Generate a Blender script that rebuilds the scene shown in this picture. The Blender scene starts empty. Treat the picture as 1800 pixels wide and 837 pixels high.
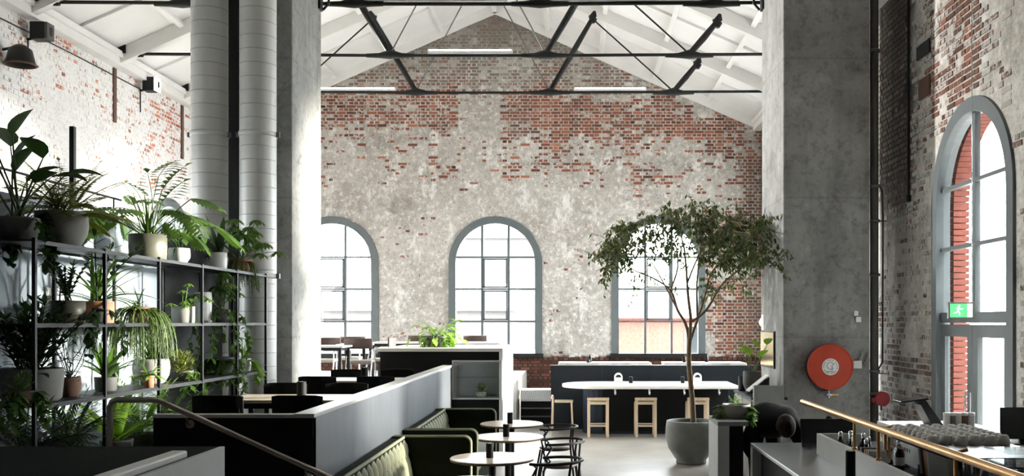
import bpy, math, random
from mathutils import Vector, Matrix, noise
random.seed(11)
S = bpy.context.scene
C = S.collection
F = 1700.0; HX = 1010.0; HY = 566.0; EYE = 2.03
# ---------------------------------------------------------------- camera
cd = bpy.data.cameras.new('camera'); cam = bpy.data.objects.new('camera', cd); C.objects.link(cam)
cam.location = (0, 0, EYE); cam.rotation_euler = (math.pi/2, 0, 0)
cd.sensor_fit = 'HORIZONTAL'; cd.sensor_width = 36.0; cd.lens = 36.0*F/1800.0
cd.shift_x = -(HX-900.0)/1800.0; cd.shift_y = (HY-418.5)/1800.0
cd.clip_start = 0.05; cd.clip_end = 400
S.camera = cam
# ---------------------------------------------------------------- world, sun, exposure
S.view_settings.view_transform = 'Standard'; S.view_settings.look = 'None'
S.view_settings.gamma = 1.0; S.view_settings.use_curve_mapping = False
S.view_settings.exposure = 0.0
w = bpy.data.worlds.new('sky'); S.world = w; w.use_nodes = True
wb = w.node_tree.nodes['Background']; wb.inputs[0].default_value = (0.93, 0.965, 1.0, 1); wb.inputs[1].default_value = 29.0
sd = bpy.data.lights.new('sun', 'SUN'); sd.energy = 36.0; sd.angle = math.radians(9); sd.color = (1.0, 0.93, 0.82)
sun = bpy.data.objects.new('sun', sd); C.objects.link(sun)
sun.rotation_euler = Vector((-8.7, -1.9, -1.15)).to_track_quat('-Z', 'Y').to_euler()
sun.location = (12, 14, 8)
# ---------------------------------------------------------------- place constants (metres)
XL, XR, YF, YB = -8.12, 4.38, 22.7, -1.8         # inner faces of left, right, far, back walls
XA, ZA, ZE = -1.87, 9.48, 6.74                    # ridge and eaves
SL = (ZA-ZE)/(XR-XA)
def roof_z(x): return ZA - SL*abs(x-XA)
TRUSS_Y = (14.2, 16.95, 19.7)
WIN_HW, WIN_SP = 1.10, 3.41                       # arched windows: half width, spring height
FAR_WIN = (-5.70, -1.86, 1.97)
LEFT_WIN = (19.4, 10.6); RIGHT_WIN = (10.7, 16.2, 20.2)  # nearer left window is unseen, added for light on the right pillar
def portal(loc, rot, sx, sy):
    l = bpy.data.lights.new('window_daylight', 'AREA'); l.shape = 'RECTANGLE'; l.size = sx; l.size_y = sy
    l.energy = 1.0
    l.cycles.is_portal = True
    o = bpy.data.objects.new('window_daylight', l); C.objects.link(o); o.location = loc; o.rotation_euler = rot
for x in FAR_WIN: portal((x, YF+.45, 2.9), (math.radians(-90), 0, 0), 2.2, 3.3)
for y in LEFT_WIN: portal((XL-.45, y, 2.9), (0, math.radians(-90), 0), 3.3, 2.2)
for y in RIGHT_WIN: portal((XR+.38, y, 2.3 if y < 12 else 3.75), (0, math.radians(90), 0), 4.5 if y < 12 else 5.0, 2.2 if y < 12 else 3.0)

# ================================================================ helpers
def V(*a): return Vector(a)
class MB:
    def __init__(s): s.v = []; s.f = []; s.s = []
    def add(s, vs, fs, sm=False):
        o = len(s.v); s.v += [tuple(v) for v in vs]
        for f in fs: s.f.append(tuple(i+o for i in f)); s.s.append(sm)
        return s
    def box(s, x0, x1, y0, y1, z0, z1):
        return s.add([(x0,y0,z0),(x1,y0,z0),(x1,y1,z0),(x0,y1,z0),(x0,y0,z1),(x1,y0,z1),(x1,y1,z1),(x0,y1,z1)],
              [(0,3,2,1),(4,5,6,7),(0,1,5,4),(1,2,6,5),(2,3,7,6),(3,0,4,7)])
    def bar(s, p, q, wd, ht, up=(0,0,1)):
        p = Vector(p); q = Vector(q); d = (q-p).normalized(); up = Vector(up)
        if abs(d.dot(up)) > .99: up = Vector((1,0,0))
        r = d.cross(up).normalized(); u = r.cross(d).normalized()
        a = r*wd/2; b = u*ht/2
        return s.add([p-a-b,p+a-b,p+a+b,p-a+b,q-a-b,q+a-b,q+a+b,q-a+b],
              [(0,1,2,3),(7,6,5,4),(0,4,5,1),(1,5,6,2),(2,6,7,3),(3,7,4,0)])
    def tube(s, path, r, n=8, closed=False, cap=True):
        P = [Vector(p) for p in path]; m = len(P)
        R = r if isinstance(r, (list, tuple)) else [r]*m
        vs = []; prev = None
        for i in range(m):
            if closed: d = P[(i+1)%m]-P[i-1]
            else: d = P[min(i+1,m-1)]-P[max(i-1,0)]
            d.normalize()
            if prev is None:
                u = Vector((0,0,1)) if abs(d.z) < .9 else Vector((1,0,0))
            else: u = prev
            u = (u - d*u.dot(d)).normalized(); prev = u; t = d.cross(u)
            for k in range(n):
                a = 2*math.pi*k/n
                vs.append(P[i]+(u*math.cos(a)+t*math.sin(a))*R[i])
        fs = []
        for i in range(m if closed else m-1):
            j = (i+1)%m
            for k in range(n):
                l = (k+1)%n
                fs.append((i*n+k, i*n+l, j*n+l, j*n+k))
        s.add(vs, fs, True)
        if cap and not closed:
            s.add(vs[:n], [tuple(range(n-1,-1,-1))]); s.add(vs[-n:], [tuple(range(n))])
        return s
    def cyl(s, p, q, r, r2=None, n=16): return s.tube([p, q], [r, r if r2 is None else r2], n)
    def lathe(s, prof, c=(0,0,0), n=24, smooth=True):
        vs = []; fs = []
        for (r, z) in prof:
            for k in range(n):
                a = 2*math.pi*k/n
                vs.append((c[0]+r*math.cos(a), c[1]+r*math.sin(a), c[2]+z))
        for i in range(len(prof)-1):
            for k in range(n):
                l = (k+1)%n
                fs.append((i*n+k, i*n+l, (i+1)*n+l, (i+1)*n+k))
        return s.add(vs, fs, smooth)
    def prism(s, poly, d0, d1, fn):           # poly of (u,z), extruded in d; fn(u,z,d) -> point
        n = len(poly)
        vs = [fn(u,z,d0) for u,z in poly]+[fn(u,z,d1) for u,z in poly]
        fs = [tuple(range(n)), tuple(range(2*n-1,n-1,-1))]
        fs += [(i, i+n, (i+1)%n+n, (i+1)%n) for i in range(n)]
        return s.add(vs, fs)
    def build(s, name, mat, parent=None, world=False, bevel=0, seg=2):
        me = bpy.data.meshes.new(name)
        vs = s.v
        if world and parent is not None:
            o = Vector((0,0,0)); p = parent
            while p: o += p.location; p = p.parent
            vs = [(v[0]-o.x, v[1]-o.y, v[2]-o.z) for v in vs]
        me.from_pydata(vs, [], s.f); me.polygons.foreach_set('use_smooth', s.s); me.update()
        if mat: me.materials.append(mat)
        ob = bpy.data.objects.new(name, me); C.objects.link(ob)
        if parent is not None: ob.parent = parent
        if bevel:
            m = ob.modifiers.new('bevel', 'BEVEL'); m.width = bevel; m.segments = seg; m.limit_method = 'ANGLE'
        return ob
def tag(o, label=None, cat=None, group=None, kind=None):
    if label: o['label'] = label
    if cat: o['category'] = cat
    if group: o['group'] = group
    if kind: o['kind'] = kind
    return o
def empty(name, loc=(0,0,0), rz=0):
    o = bpy.data.objects.new(name, None); C.objects.link(o); o.location = loc; o.rotation_euler = (0,0,rz); o.empty_display_size = .1
    return o
def thing(name, label, cat, loc=(0,0,0), rz=0, group=None): return tag(empty(name, loc, rz), label, cat, group)
def one(mb, name, mat, label, cat, loc=None, group=None, bevel=0):    # a thing of a single mesh, origin at loc
    if loc is not None: mb.v = [(v[0]-loc[0], v[1]-loc[1], v[2]-loc[2]) for v in mb.v]
    o = mb.build(name, mat, bevel=bevel)
    if loc is not None: o.location = loc
    return tag(o, label, cat, group)
def copy_tree(o, parent=None):
    c = o.copy(); C.objects.link(c); c.parent = parent
    for ch in list(o.children): copy_tree(ch, c)
    return c
def px(x, Y): return (x-HX)*Y/F
def pz(y, Y): return EYE-(y-HY)*Y/F

# ================================================================ materials
def nn(nt, t, **k):
    n = nt.nodes.new(t)
    for a, b in k.items(): setattr(n, a, b)
    return n
def mixc(nt, fac, a, b, mode='MIX'):
    m = nn(nt, 'ShaderNodeMix', data_type='RGBA', blend_type=mode)
    for sock, val in ((0, fac), (6, a), (7, b)):
        if hasattr(val, 'is_linked'): nt.links.new(val, m.inputs[sock])
        elif isinstance(val, (int, float)): m.inputs[sock].default_value = val
        else: m.inputs[sock].default_value = (*val[:3], 1)
    return m.outputs[2]
def noise_n(nt, vec, scale, detail=4, rough=.6):
    n = nn(nt, 'ShaderNodeTexNoise'); n.inputs['Scale'].default_value = scale
    n.inputs['Detail'].default_value = detail; n.inputs['Roughness'].default_value = rough
    nt.links.new(vec, n.inputs['Vector']); return n.outputs['Fac']
def rng(nt, val, a, b, c=0, d=1):
    m = nn(nt, 'ShaderNodeMapRange'); nt.links.new(val, m.inputs[0])
    for i, q in enumerate((a, b, c, d)): m.inputs[i+1].default_value = q
    return m.outputs[0]
def math_n(nt, op, a, b):
    m = nn(nt, 'ShaderNodeMath', operation=op)
    for i, q in enumerate((a, b)):
        if hasattr(q, 'is_linked'): nt.links.new(q, m.inputs[i])
        else: m.inputs[i].default_value = q
    return m.outputs[0]
def start(name):
    m = bpy.data.materials.new(name); m.use_nodes = True; nt = m.node_tree
    return m, nt, nt.nodes['Principled BSDF']
def coords(nt, which='Object', scale=(1,1,1)):
    t = nn(nt, 'ShaderNodeTexCoord'); mp = nn(nt, 'ShaderNodeMapping'); mp.inputs['Scale'].default_value = scale
    nt.links.new(t.outputs[which], mp.inputs['Vector']); return mp.outputs[0]
def world_pos(nt, scale=(1,1,1)):
    g = nn(nt, 'ShaderNodeNewGeometry'); mp = nn(nt, 'ShaderNodeMapping'); mp.inputs['Scale'].default_value = scale
    nt.links.new(g.outputs['Position'], mp.inputs['Vector']); return mp.outputs[0]
def add_bump(nt, b, h, strength, dist=.02):
    bp = nn(nt, 'ShaderNodeBump'); bp.inputs['Strength'].default_value = strength; bp.inputs['Distance'].default_value = dist
    nt.links.new(h, bp.inputs['Height']); nt.links.new(bp.outputs[0], b.inputs['Normal'])
def mk(name, col, rough=.6, metal=0., var=.12, scale=5., bump=0., bscale=60., col2=None, stretch=(1,1,1), spec=.5, sheen=0., coat=0., trans=0., thr=None):
    m, nt, b = start(name); v = coords(nt, 'Object', stretch)
    f = noise_n(nt, v, scale)
    a = tuple(c*(1-var) for c in col); c2 = col2 or tuple(min(1, c*(1+var)) for c in col)
    lo, hi = thr or (.3, .7)
    nt.links.new(mixc(nt, rng(nt, f, lo, hi), a, c2), b.inputs['Base Color'])
    b.inputs['Roughness'].default_value = rough; b.inputs['Metallic'].default_value = metal
    b.inputs['Specular IOR Level'].default_value = spec
    if sheen: b.inputs['Sheen Weight'].default_value = sheen
    if coat: b.inputs['Coat Weight'].default_value = coat
    if bump: add_bump(nt, b, noise_n(nt, v, bscale, 3), bump, .01)
    return m
def emit(name, col, st):
    m, nt, b = start(name); v = coords(nt)
    b.inputs['Base Color'].default_value = (.8,.8,.8,1)
    nt.links.new(mixc(nt, noise_n(nt, v, 3), col, col), b.inputs['Emission Color']); b.inputs['Emission Strength'].default_value = st
    return m
def glass(name, tint=(.97,.985,.98), gl=.06):
    m, nt, b = start(name); nt.nodes.remove(b)
    v = coords(nt); t = nn(nt, 'ShaderNodeBsdfTransparent'); g = nn(nt, 'ShaderNodeBsdfGlossy'); g.inputs['Roughness'].default_value = .02
    nt.links.new(mixc(nt, noise_n(nt, v, 2), tint, tuple(c*.98 for c in tint)), t.inputs['Color'])
    fr = nn(nt, 'ShaderNodeFresnel'); fr.inputs['IOR'].default_value = 1.45
    ge = nn(nt, 'ShaderNodeNewGeometry')       # thin sheet: reflect at the outer skin only
    fac = math_n(nt, 'MULTIPLY', math_n(nt, 'MAXIMUM', fr.outputs[0], gl), math_n(nt, 'SUBTRACT', 1.0, ge.outputs['Backfacing']))
    mx = nn(nt, 'ShaderNodeMixShader'); nt.links.new(fac, mx.inputs[0]); nt.links.new(t.outputs[0], mx.inputs[1]); nt.links.new(g.outputs[0], mx.inputs[2])
    nt.links.new(mx.outputs[0], nt.nodes['Material Output'].inputs['Surface']); return m
def brick_mat(name, use_obj, dark=1.0, paint_w=(.74,.72,.69), paint_c=(.55,.51,.46)):
    m, nt, b = start(name); p = world_pos(nt)
    if use_obj: src = nn(nt, 'ShaderNodeObjectInfo').outputs['Color']
    else: src = nn(nt, 'ShaderNodeVertexColor', layer_name='tint').outputs['Color']
    sp = nn(nt, 'ShaderNodeSeparateColor'); nt.links.new(src, sp.inputs[0])
    r, g, bl = sp.outputs
    ramp = nn(nt, 'ShaderNodeValToRGB'); e = ramp.color_ramp.elements
    e[0].position = 0; e[0].color = (.07*dark,.03*dark,.022*dark,1); e[1].position = 1; e[1].color = (.38*dark,.15*dark,.09*dark,1)
    for pos, c in ((.35,(.165,.066,.045)), (.7,(.27,.092,.055))):
        q = ramp.color_ramp.elements.new(pos); q.color = (c[0]*dark,c[1]*dark,c[2]*dark,1)
    nt.links.new(r, ramp.inputs[0])
    n1 = noise_n(nt, p, 16, 6, .65)
    pm = rng(nt, math_n(nt, 'ADD', n1, math_n(nt, 'SUBTRACT', g, .5)), .46, .56)
    pc = mixc(nt, noise_n(nt, p, 3.1, 4), paint_w, paint_c)
    col = mixc(nt, pm, ramp.outputs[0], pc)
    sm = math_n(nt, 'MULTIPLY', bl, rng(nt, noise_n(nt, p, 5, 5), .2, .5))
    col = mixc(nt, sm, col, (.19,.17,.145) if dark < 1.2 else (.3,.27,.25))
    nt.links.new(col, b.inputs['Base Color']); b.inputs['Roughness'].default_value = .9
    b.inputs['Specular IOR Level'].default_value = .2
    add_bump(nt, b, n1, .35, .02); return m
def plaster_mat(name, a, c, d, dirt=.5, top=(7.6, 9.4), dscale=.9, thr=(.56,.72), low=None, soot_shade=None):
    m, nt, b = start(name); p = world_pos(nt)
    n1 = noise_n(nt, p, .85, 8, .68); n2 = noise_n(nt, p, 5.5, 7, .7); n3 = noise_n(nt, p, dscale, 9, .75)
    col = mixc(nt, rng(nt, n1, .42, .58), a, c)
    col = mixc(nt, rng(nt, n2, .46, .70), col, d)
    n5 = noise_n(nt, p, 19, 6, .75)
    col = mixc(nt, math_n(nt, 'MULTIPLY', rng(nt, n5, .52, .62), .55), col, tuple(x*.62 for x in c))
    n4 = noise_n(nt, world_pos(nt, (1,1,.55)), 2.3, 9, .78)
    col = mixc(nt, math_n(nt, 'MULTIPLY', rng(nt, n4, .54, .62), .7), col, (.82,.80,.77))
    n6 = noise_n(nt, p, 11, 5, .8)
    col = mixc(nt, math_n(nt, 'MULTIPLY', rng(nt, n6, .57, .63), .75), col, (.80,.79,.77))
    col = mixc(nt, math_n(nt, 'MULTIPLY', rng(nt, n6, .40, .34), .5), col, tuple(x*.45 for x in c))
    sm = math_n(nt, 'MULTIPLY', rng(nt, n3, thr[0], thr[1]), dirt)
    col = mixc(nt, sm, col, (.11,.10,.085))
    sx = nn(nt, 'ShaderNodeSeparateXYZ'); nt.links.new(p, sx.inputs[0])
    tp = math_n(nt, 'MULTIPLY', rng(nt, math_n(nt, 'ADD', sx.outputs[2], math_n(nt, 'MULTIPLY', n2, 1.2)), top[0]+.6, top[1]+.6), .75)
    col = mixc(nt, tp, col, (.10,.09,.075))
    if soot_shade:                         # soot with the shade of the pillar corner painted in
        sv = math_n(nt, 'MULTIPLY', rng(nt, math_n(nt, 'ADD', sx.outputs[1], math_n(nt, 'MULTIPLY', n3, 1.4)), soot_shade[0]+.5, soot_shade[0]+1.2), rng(nt, math_n(nt, 'ADD', sx.outputs[2], n2), soot_shade[1], soot_shade[1]+1.2))
        col = mixc(nt, math_n(nt, 'MULTIPLY', sv, .93), col, (.03,.026,.022))
    if low:                          # bare grimy masonry below the sills, where the plaster has been cut away
        lw = rng(nt, math_n(nt, 'ADD', sx.outputs[2], math_n(nt, 'MULTIPLY', n2, .25)), low+.16, low+.10)
        col = mixc(nt, lw, col, (.045,.030,.024))
    nt.links.new(col, b.inputs['Base Color']); b.inputs['Roughness'].default_value = .92; b.inputs['Specular IOR Level'].default_value = .2
    add_bump(nt, b, math_n(nt, 'ADD', n2, n4), .5, .03); return m

M = {}
M['plaster'] = plaster_mat('plaster_remains', (.49,.455,.415), (.385,.35,.315), (.60,.585,.56), .6, low=1.22)
M['plaster_left'] = plaster_mat('whitewashed_plaster', (.85,.83,.81), (.80,.77,.745), (.87,.865,.86), .15, (20,30))
M['plaster_right'] = plaster_mat('stained_plaster', (.66,.63,.58), (.52,.48,.42), (.74,.72,.69), .6, (20,30), 1.4, (.52,.66), None, (12.25, 3.4))
M['brick_o'] = brick_mat('fired_brick_single', True, 1, (.64,.62,.59), (.44,.41,.37)); M['brick_m'] = brick_mat('fired_brick', False, 1, (.64,.62,.59), (.44,.41,.37))
M['brick_lo'] = brick_mat('limed_lit_brick_single', True, 1.7, (.86,.84,.82), (.80,.77,.75)); M['brick_lm'] = brick_mat('limed_lit_brick', False, 1.7, (.86,.84,.82), (.80,.77,.75))  # left wall's overexposure put into the brick colour, beside its whitewash
M['brick_out'] = mk('outdoor_brick', (.19,.055,.038), .9, var=.3, scale=9, bump=.3)
def concrete(name, col, col2, joints=True):
    m, nt, b = start(name); p = world_pos(nt); n1 = noise_n(nt, p, 1.1, 9, .7); n2 = noise_n(nt, p, 9, 5, .7); n3 = noise_n(nt, world_pos(nt,(3,3,.35)), 1.3, 6)
    c = mixc(nt, rng(nt, n1, .35, .65), col, col2); c = mixc(nt, math_n(nt,'MULTIPLY',rng(nt, n2, .5, .68),.55), c, tuple(x*.5 for x in col)); n7 = noise_n(nt, p, 3.7, 8, .8); c = mixc(nt, math_n(nt,'MULTIPLY',rng(nt, n7, .56, .66),.6), c, tuple(x*.4 for x in col)); c = mixc(nt, math_n(nt,'MULTIPLY',rng(nt, n7, .44, .36),.35), c, tuple(min(1,x*1.35) for x in col2))
    c = mixc(nt, math_n(nt,'MULTIPLY',rng(nt, n3, .5, .7),.4), c, tuple(x*.65 for x in col))
    if joints:
        sx = nn(nt,'ShaderNodeSeparateXYZ'); nt.links.new(p, sx.inputs[0])
        fr = math_n(nt,'FRACT', math_n(nt,'MULTIPLY',sx.outputs[2],.55), 0); j = rng(nt, fr, 0, .02, 1, 0)
        c = mixc(nt, math_n(nt,'MULTIPLY',j,.35), c, tuple(x*.5 for x in col))
    nt.links.new(c, b.inputs['Base Color']); b.inputs['Roughness'].default_value = .85; add_bump(nt, b, n2, .25, .01); return m
M['concrete'] = concrete('board_concrete', (.19,.188,.18), (.32,.317,.305))
M['floor'] = mk('polished_concrete', (.28,.26,.23), .42, var=.14, scale=1.3, col2=(.36,.335,.30), bump=.03, bscale=20)
M['ceiling'] = mk('white_painted_boards', (.80,.79,.78), .7, var=.03, scale=1.5)
M['timber_white'] = mk('white_painted_timber', (.78,.765,.745), .6, var=.05, scale=2)
M['frame'] = mk('grey_window_paint', (.115,.135,.14), .45, var=.08, scale=4)
M['black'] = mk('black_steel', (.009,.010,.011), .5, 0, var=.2, spec=.3)
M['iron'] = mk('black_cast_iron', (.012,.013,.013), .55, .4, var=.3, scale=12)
M['iron_grey'] = mk('grey_wire_rod', (.16,.16,.16), .45, .7, var=.2)
M['galv'] = mk('white_painted_duct', (.60,.60,.575), .38, 0, var=.05, scale=3)
M['seam'] = mk('duct_seam', (.42,.42,.40), .5, 0)
M['glass'] = glass('window_glass'); M['glass_t'] = glass('drinking_glass', (.93,.95,.95), .12)
M['steel'] = mk('brushed_steel', (.52,.54,.56), .32, 1, var=.1, scale=3, stretch=(1,40,1))
M['bluesteel'] = mk('blued_steel_sheet', (.17,.185,.205), .36, .75, var=.18, scale=1.2, stretch=(1,1.2,.6))
M['mirror'] = mk('polished_steel', (.78,.80,.82), .06, 1, var=.02)
M['partition'] = mk('blue_grey_panel', (.23,.27,.315), .65, var=.08, scale=1.5)
M['cap'] = mk('pale_stone_cap', (.50,.49,.47), .4, var=.06, scale=20)
M['lightgrey'] = mk('light_grey_laminate', (.56,.57,.57), .45, var=.04)
M['midgrey'] = mk('mid_grey_laminate', (.22,.225,.22), .5, var=.05)
M['offwhite'] = mk('off_white_laminate', (.70,.69,.66), .35, var=.03)
M['terrazzo'] = mk('dark_terrazzo', (.008,.011,.010), .7, spec=.02, var=.1, scale=130, col2=(.10,.11,.10), thr=(.62,.75))
M['navy'] = mk('navy_panel', (.011,.015,.020), .55, spec=.25, var=.1, scale=2)
M['navy2'] = mk('dark_blue_laminate', (.016,.026,.044), .5, spec=.25, var=.1, scale=2)
M['blackwood'] = mk('black_stained_wood', (.006,.006,.006), .6, var=.3, scale=4, stretch=(1,12,1), spec=.2)
M['darkstone'] = mk('black_laminate', (.005,.0055,.006), .6, var=.2, spec=.2)
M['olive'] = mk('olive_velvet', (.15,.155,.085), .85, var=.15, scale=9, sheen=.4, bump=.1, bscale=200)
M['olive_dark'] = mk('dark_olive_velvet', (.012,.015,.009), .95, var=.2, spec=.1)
M['piping'] = mk('olive_piping', (.19,.19,.12), .8)
M['oak'] = mk('pale_oak', (.70,.59,.48), .32, var=.12, scale=4, stretch=(2,14,2))
M['birch'] = mk('birch_plywood', (.66,.52,.37), .5, var=.1, scale=5, stretch=(6,6,1))
M['oak_edge'] = mk('table_edge', (.20,.13,.085), .5)
M['whitetop'] = mk('white_table_top', (.80,.77,.73), .35, var=.03)
M['marble'] = mk('veined_stone', (.72,.69,.65), .4, var=.1, scale=7, col2=(.32,.27,.22), thr=(.5,.68))
M['leather'] = mk('brown_leather', (.075,.045,.038), .5, var=.25, scale=6)
M['linen'] = mk('grey_cushion', (.48,.45,.42), .9, var=.1)
M['chrome'] = mk('chromed_tube', (.62,.64,.66), .18, 1, var=.03)
M['bronze'] = mk('bronze_tube', (.52,.46,.40), .28, .9, var=.1)
M['brass'] = mk('brass_tube', (.60,.34,.12), .34, .85, var=.1, scale=6)
M['gold'] = mk('gold_mirror', (.85,.66,.30), .12, 1, var=.1)
M['red'] = mk('red_enamel', (.42,.045,.018), .5, var=.1, spec=.3)
M['red2'] = mk('dark_red_enamel', (.24,.012,.016), .5, var=.1, spec=.3)
M['white'] = mk('white_enamel', (.78,.78,.77), .4, var=.02)
M['paper'] = mk('white_paper', (.78,.77,.75), .8, var=.02)
M['ink'] = mk('grey_print', (.20,.20,.20), .8)
M['green'] = emit('exit_green', (.10,.80,.28), 1.1); M['exitwhite'] = emit('exit_white', (.8,1,.9), 1.2)
M['led'] = emit('lamp_diffuser', (1,.985,.955), 9.0)
M['soil'] = mk('potting_soil', (.028,.02,.014), .95, var=.4, scale=40, bump=.5)
M['pot_grey'] = mk('concrete_pot', (.30,.29,.265), .8, var=.12, scale=9, bump=.15)
M['pot_dark'] = mk('charcoal_pot', (.075,.075,.07), .7, var=.15, scale=8)
M['pot_tree'] = mk('dark_concrete_pot', (.21,.215,.205), .75, var=.1, scale=6, bump=.1)
M['pot_white'] = mk('white_glazed_pot', (.72,.71,.68), .35, var=.04)
M['pot_olive'] = mk('olive_glazed_pot', (.10,.10,.075), .4, var=.2, scale=6)
M['terra'] = mk('terracotta', (.40,.165,.095), .8, var=.12, scale=8)
M['terra_dark'] = mk('dark_terracotta', (.13,.07,.05), .85, var=.2, scale=8)
def leafm(name, col, col2):
    m = mk(name, col, .45, var=.25, scale=7, col2=col2); b = m.node_tree.nodes['Principled BSDF']
    nt = m.node_tree; tr = nn(nt,'ShaderNodeBsdfTranslucent'); tr.inputs[0].default_value = (col2[0]*1.6, col2[1]*1.7, col2[2], 1)
    mx = nn(nt,'ShaderNodeMixShader'); mx.inputs[0].default_value = .3
    nt.links.new(b.outputs[0], mx.inputs[1]); nt.links.new(tr.outputs[0], mx.inputs[2])
    nt.links.new(mx.outputs[0], nt.nodes['Material Output'].inputs['Surface']); return m
M['leaf'] = leafm('leaf_green', (.045,.095,.022), (.09,.17,.035))
M['leaf_dark'] = leafm('leaf_dark_green', (.010,.026,.010), (.026,.056,.017))
M['leaf_bright'] = leafm('leaf_bright_green', (.10,.21,.022), (.19,.33,.045))
M['leaf_yellow'] = leafm('leaf_yellow_green', (.13,.17,.03), (.22,.25,.05))
M['leaf_mid'] = leafm('leaf_mid_green', (.06,.11,.022), (.11,.17,.035))
M['leaf_tree'] = leafm('fig_leaf', (.016,.031,.010), (.050,.072,.018))
M['bark'] = mk('grey_brown_bark', (.17,.115,.07), .9, var=.3, scale=12, bump=.4)
M['stem'] = mk('green_stem', (.07,.11,.03), .6)
M['ceramic'] = mk('stoneware_cup', (.74,.71,.66), .4, var=.06)
M['dark_wall'] = mk('dark_back_wall', (.035,.035,.035), .9)
M['cloth_black'] = mk('black_cotton', (.005,.006,.006), .95, var=.2, spec=.08)
M['hair'] = mk('dark_brown_hair', (.018,.010,.006), .75, spec=.15, var=.5, scale=30, stretch=(1,1,.1))
M['skin'] = mk('skin', (.50,.30,.21), .5, var=.06)
M['screen'] = mk('dark_screen', (.012,.016,.018), .15, var=.1)
M['cable'] = mk('dark_cable', (.03,.03,.03), .6)
M['bottle'] = mk('dark_bottle_glass', (.012,.013,.012), .1, var=.2)
M['roofgrey'] = mk('grey_roof_sheet', (.16,.16,.165), .6, var=.1)
M['render_wall'] = mk('pale_render', (.10,.095,.09), .9, var=.08)
M['blocker'] = mk('dark_grey_render', (.10,.10,.105), .9, var=.1)
M['yard'] = mk('yard_concrete', (.34,.33,.32), .9, var=.1)

# ================================================================ the setting
def mfar(u, z, d): return (u, YF+d, z)
def mleft(u, z, d): return (XL-d, u, z)
def mright(u, z, d): return (XR+d, u, z)
def arch_top(u, o):
    t = o['r']**2-(u-o['c'])**2
    return o['sp']+math.sqrt(max(0, t))
def op(c, z0=1.24, hw=WIN_HW, sp=WIN_SP): return dict(c=c, hw=hw, z0=z0, sp=sp, r=hw)
FAR_OP = [op(c) for c in FAR_WIN]; LEFT_OP = [op(c) for c in LEFT_WIN]; RIGHT_OP = [op(c, 0.0) if c < 12 else op(c, 1.24, 1.5, 4.75) for c in RIGHT_WIN]  # right windows past the door are unseen, enlarged to bring side light
def wall(name, u0, u1, topf, ops, fn, mat, thick=.5, extra=()):
    mb = MB(); us = {u0, u1, *extra}
    for o in ops:
        for k in range(29): us.add(round(o['c']-o['hw']*math.cos(math.pi*k/28), 5))
    us = sorted(us)
    def quad(a, za0, za1, b, zb0, zb1):
        for d, rev in ((0, False), (thick, True)):
            vs = [fn(a,za0,d), fn(b,zb0,d), fn(b,zb1,d), fn(a,za1,d)]
            mb.add(vs, [(3,2,1,0) if rev else (0,1,2,3)])
    for a, b in zip(us, us[1:]):
        o = next((o for o in ops if o['c']-o['hw'] <= (a+b)/2 <= o['c']+o['hw']), None)
        if o is None: quad(a, -.1, topf(a), b, -.1, topf(b)); continue
        if o['z0'] > 0:
            quad(a, -.1, o['z0'], b, -.1, o['z0'])
            mb.add([fn(a,o['z0'],0), fn(b,o['z0'],0), fn(b,o['z0'],thick), fn(a,o['z0'],thick)], [(0,1,2,3)])
        za, zb = arch_top(a,o), arch_top(b,o)
        quad(a, za, topf(a), b, zb, topf(b))
        mb.add([fn(a,za,0), fn(b,zb,0), fn(b,zb,thick), fn(a,za,thick)], [(3,2,1,0)])
    for o in ops:
        for sgn in (-1, 1):
            u = o['c']+sgn*o['hw']
            mb.add([fn(u,max(o['z0'],-.1),0), fn(u,o['sp'],0), fn(u,o['sp'],thick), fn(u,max(o['z0'],-.1),thick)], [(0,1,2,3)])
    return tag(mb.build(name, mat), kind='structure')
wf = wall('wall_far', XL, XR, lambda x: roof_z(x)+.12, FAR_OP, mfar, M['plaster'], .5, (XA,))
wl = wall('wall_left', YB, YF, lambda y: ZE+.15, LEFT_OP, mleft, M['plaster_left'])
wr = wall('wall_right', YB, YF, lambda y: ZE+.15, RIGHT_OP, mright, M['plaster_right'], .40)
tag(wf, 'pale peeling brick gable wall'); tag(wl, 'whitewashed brick side wall'); tag(wr, 'stained brick side wall with arched door')
wbk = tag(MB().box(XL, XR, YB-.3, YB, -.1, ZA+.2).build('wall_back', M['dark_wall']), kind='structure')  # unseen wall, set close and dark to cut bounce onto the pillars
fl = tag(MB().box(XL-.5, XR+.5, YB-.5, YF+.5, -.15, 0).build('floor', M['floor']), kind='structure')

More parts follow.
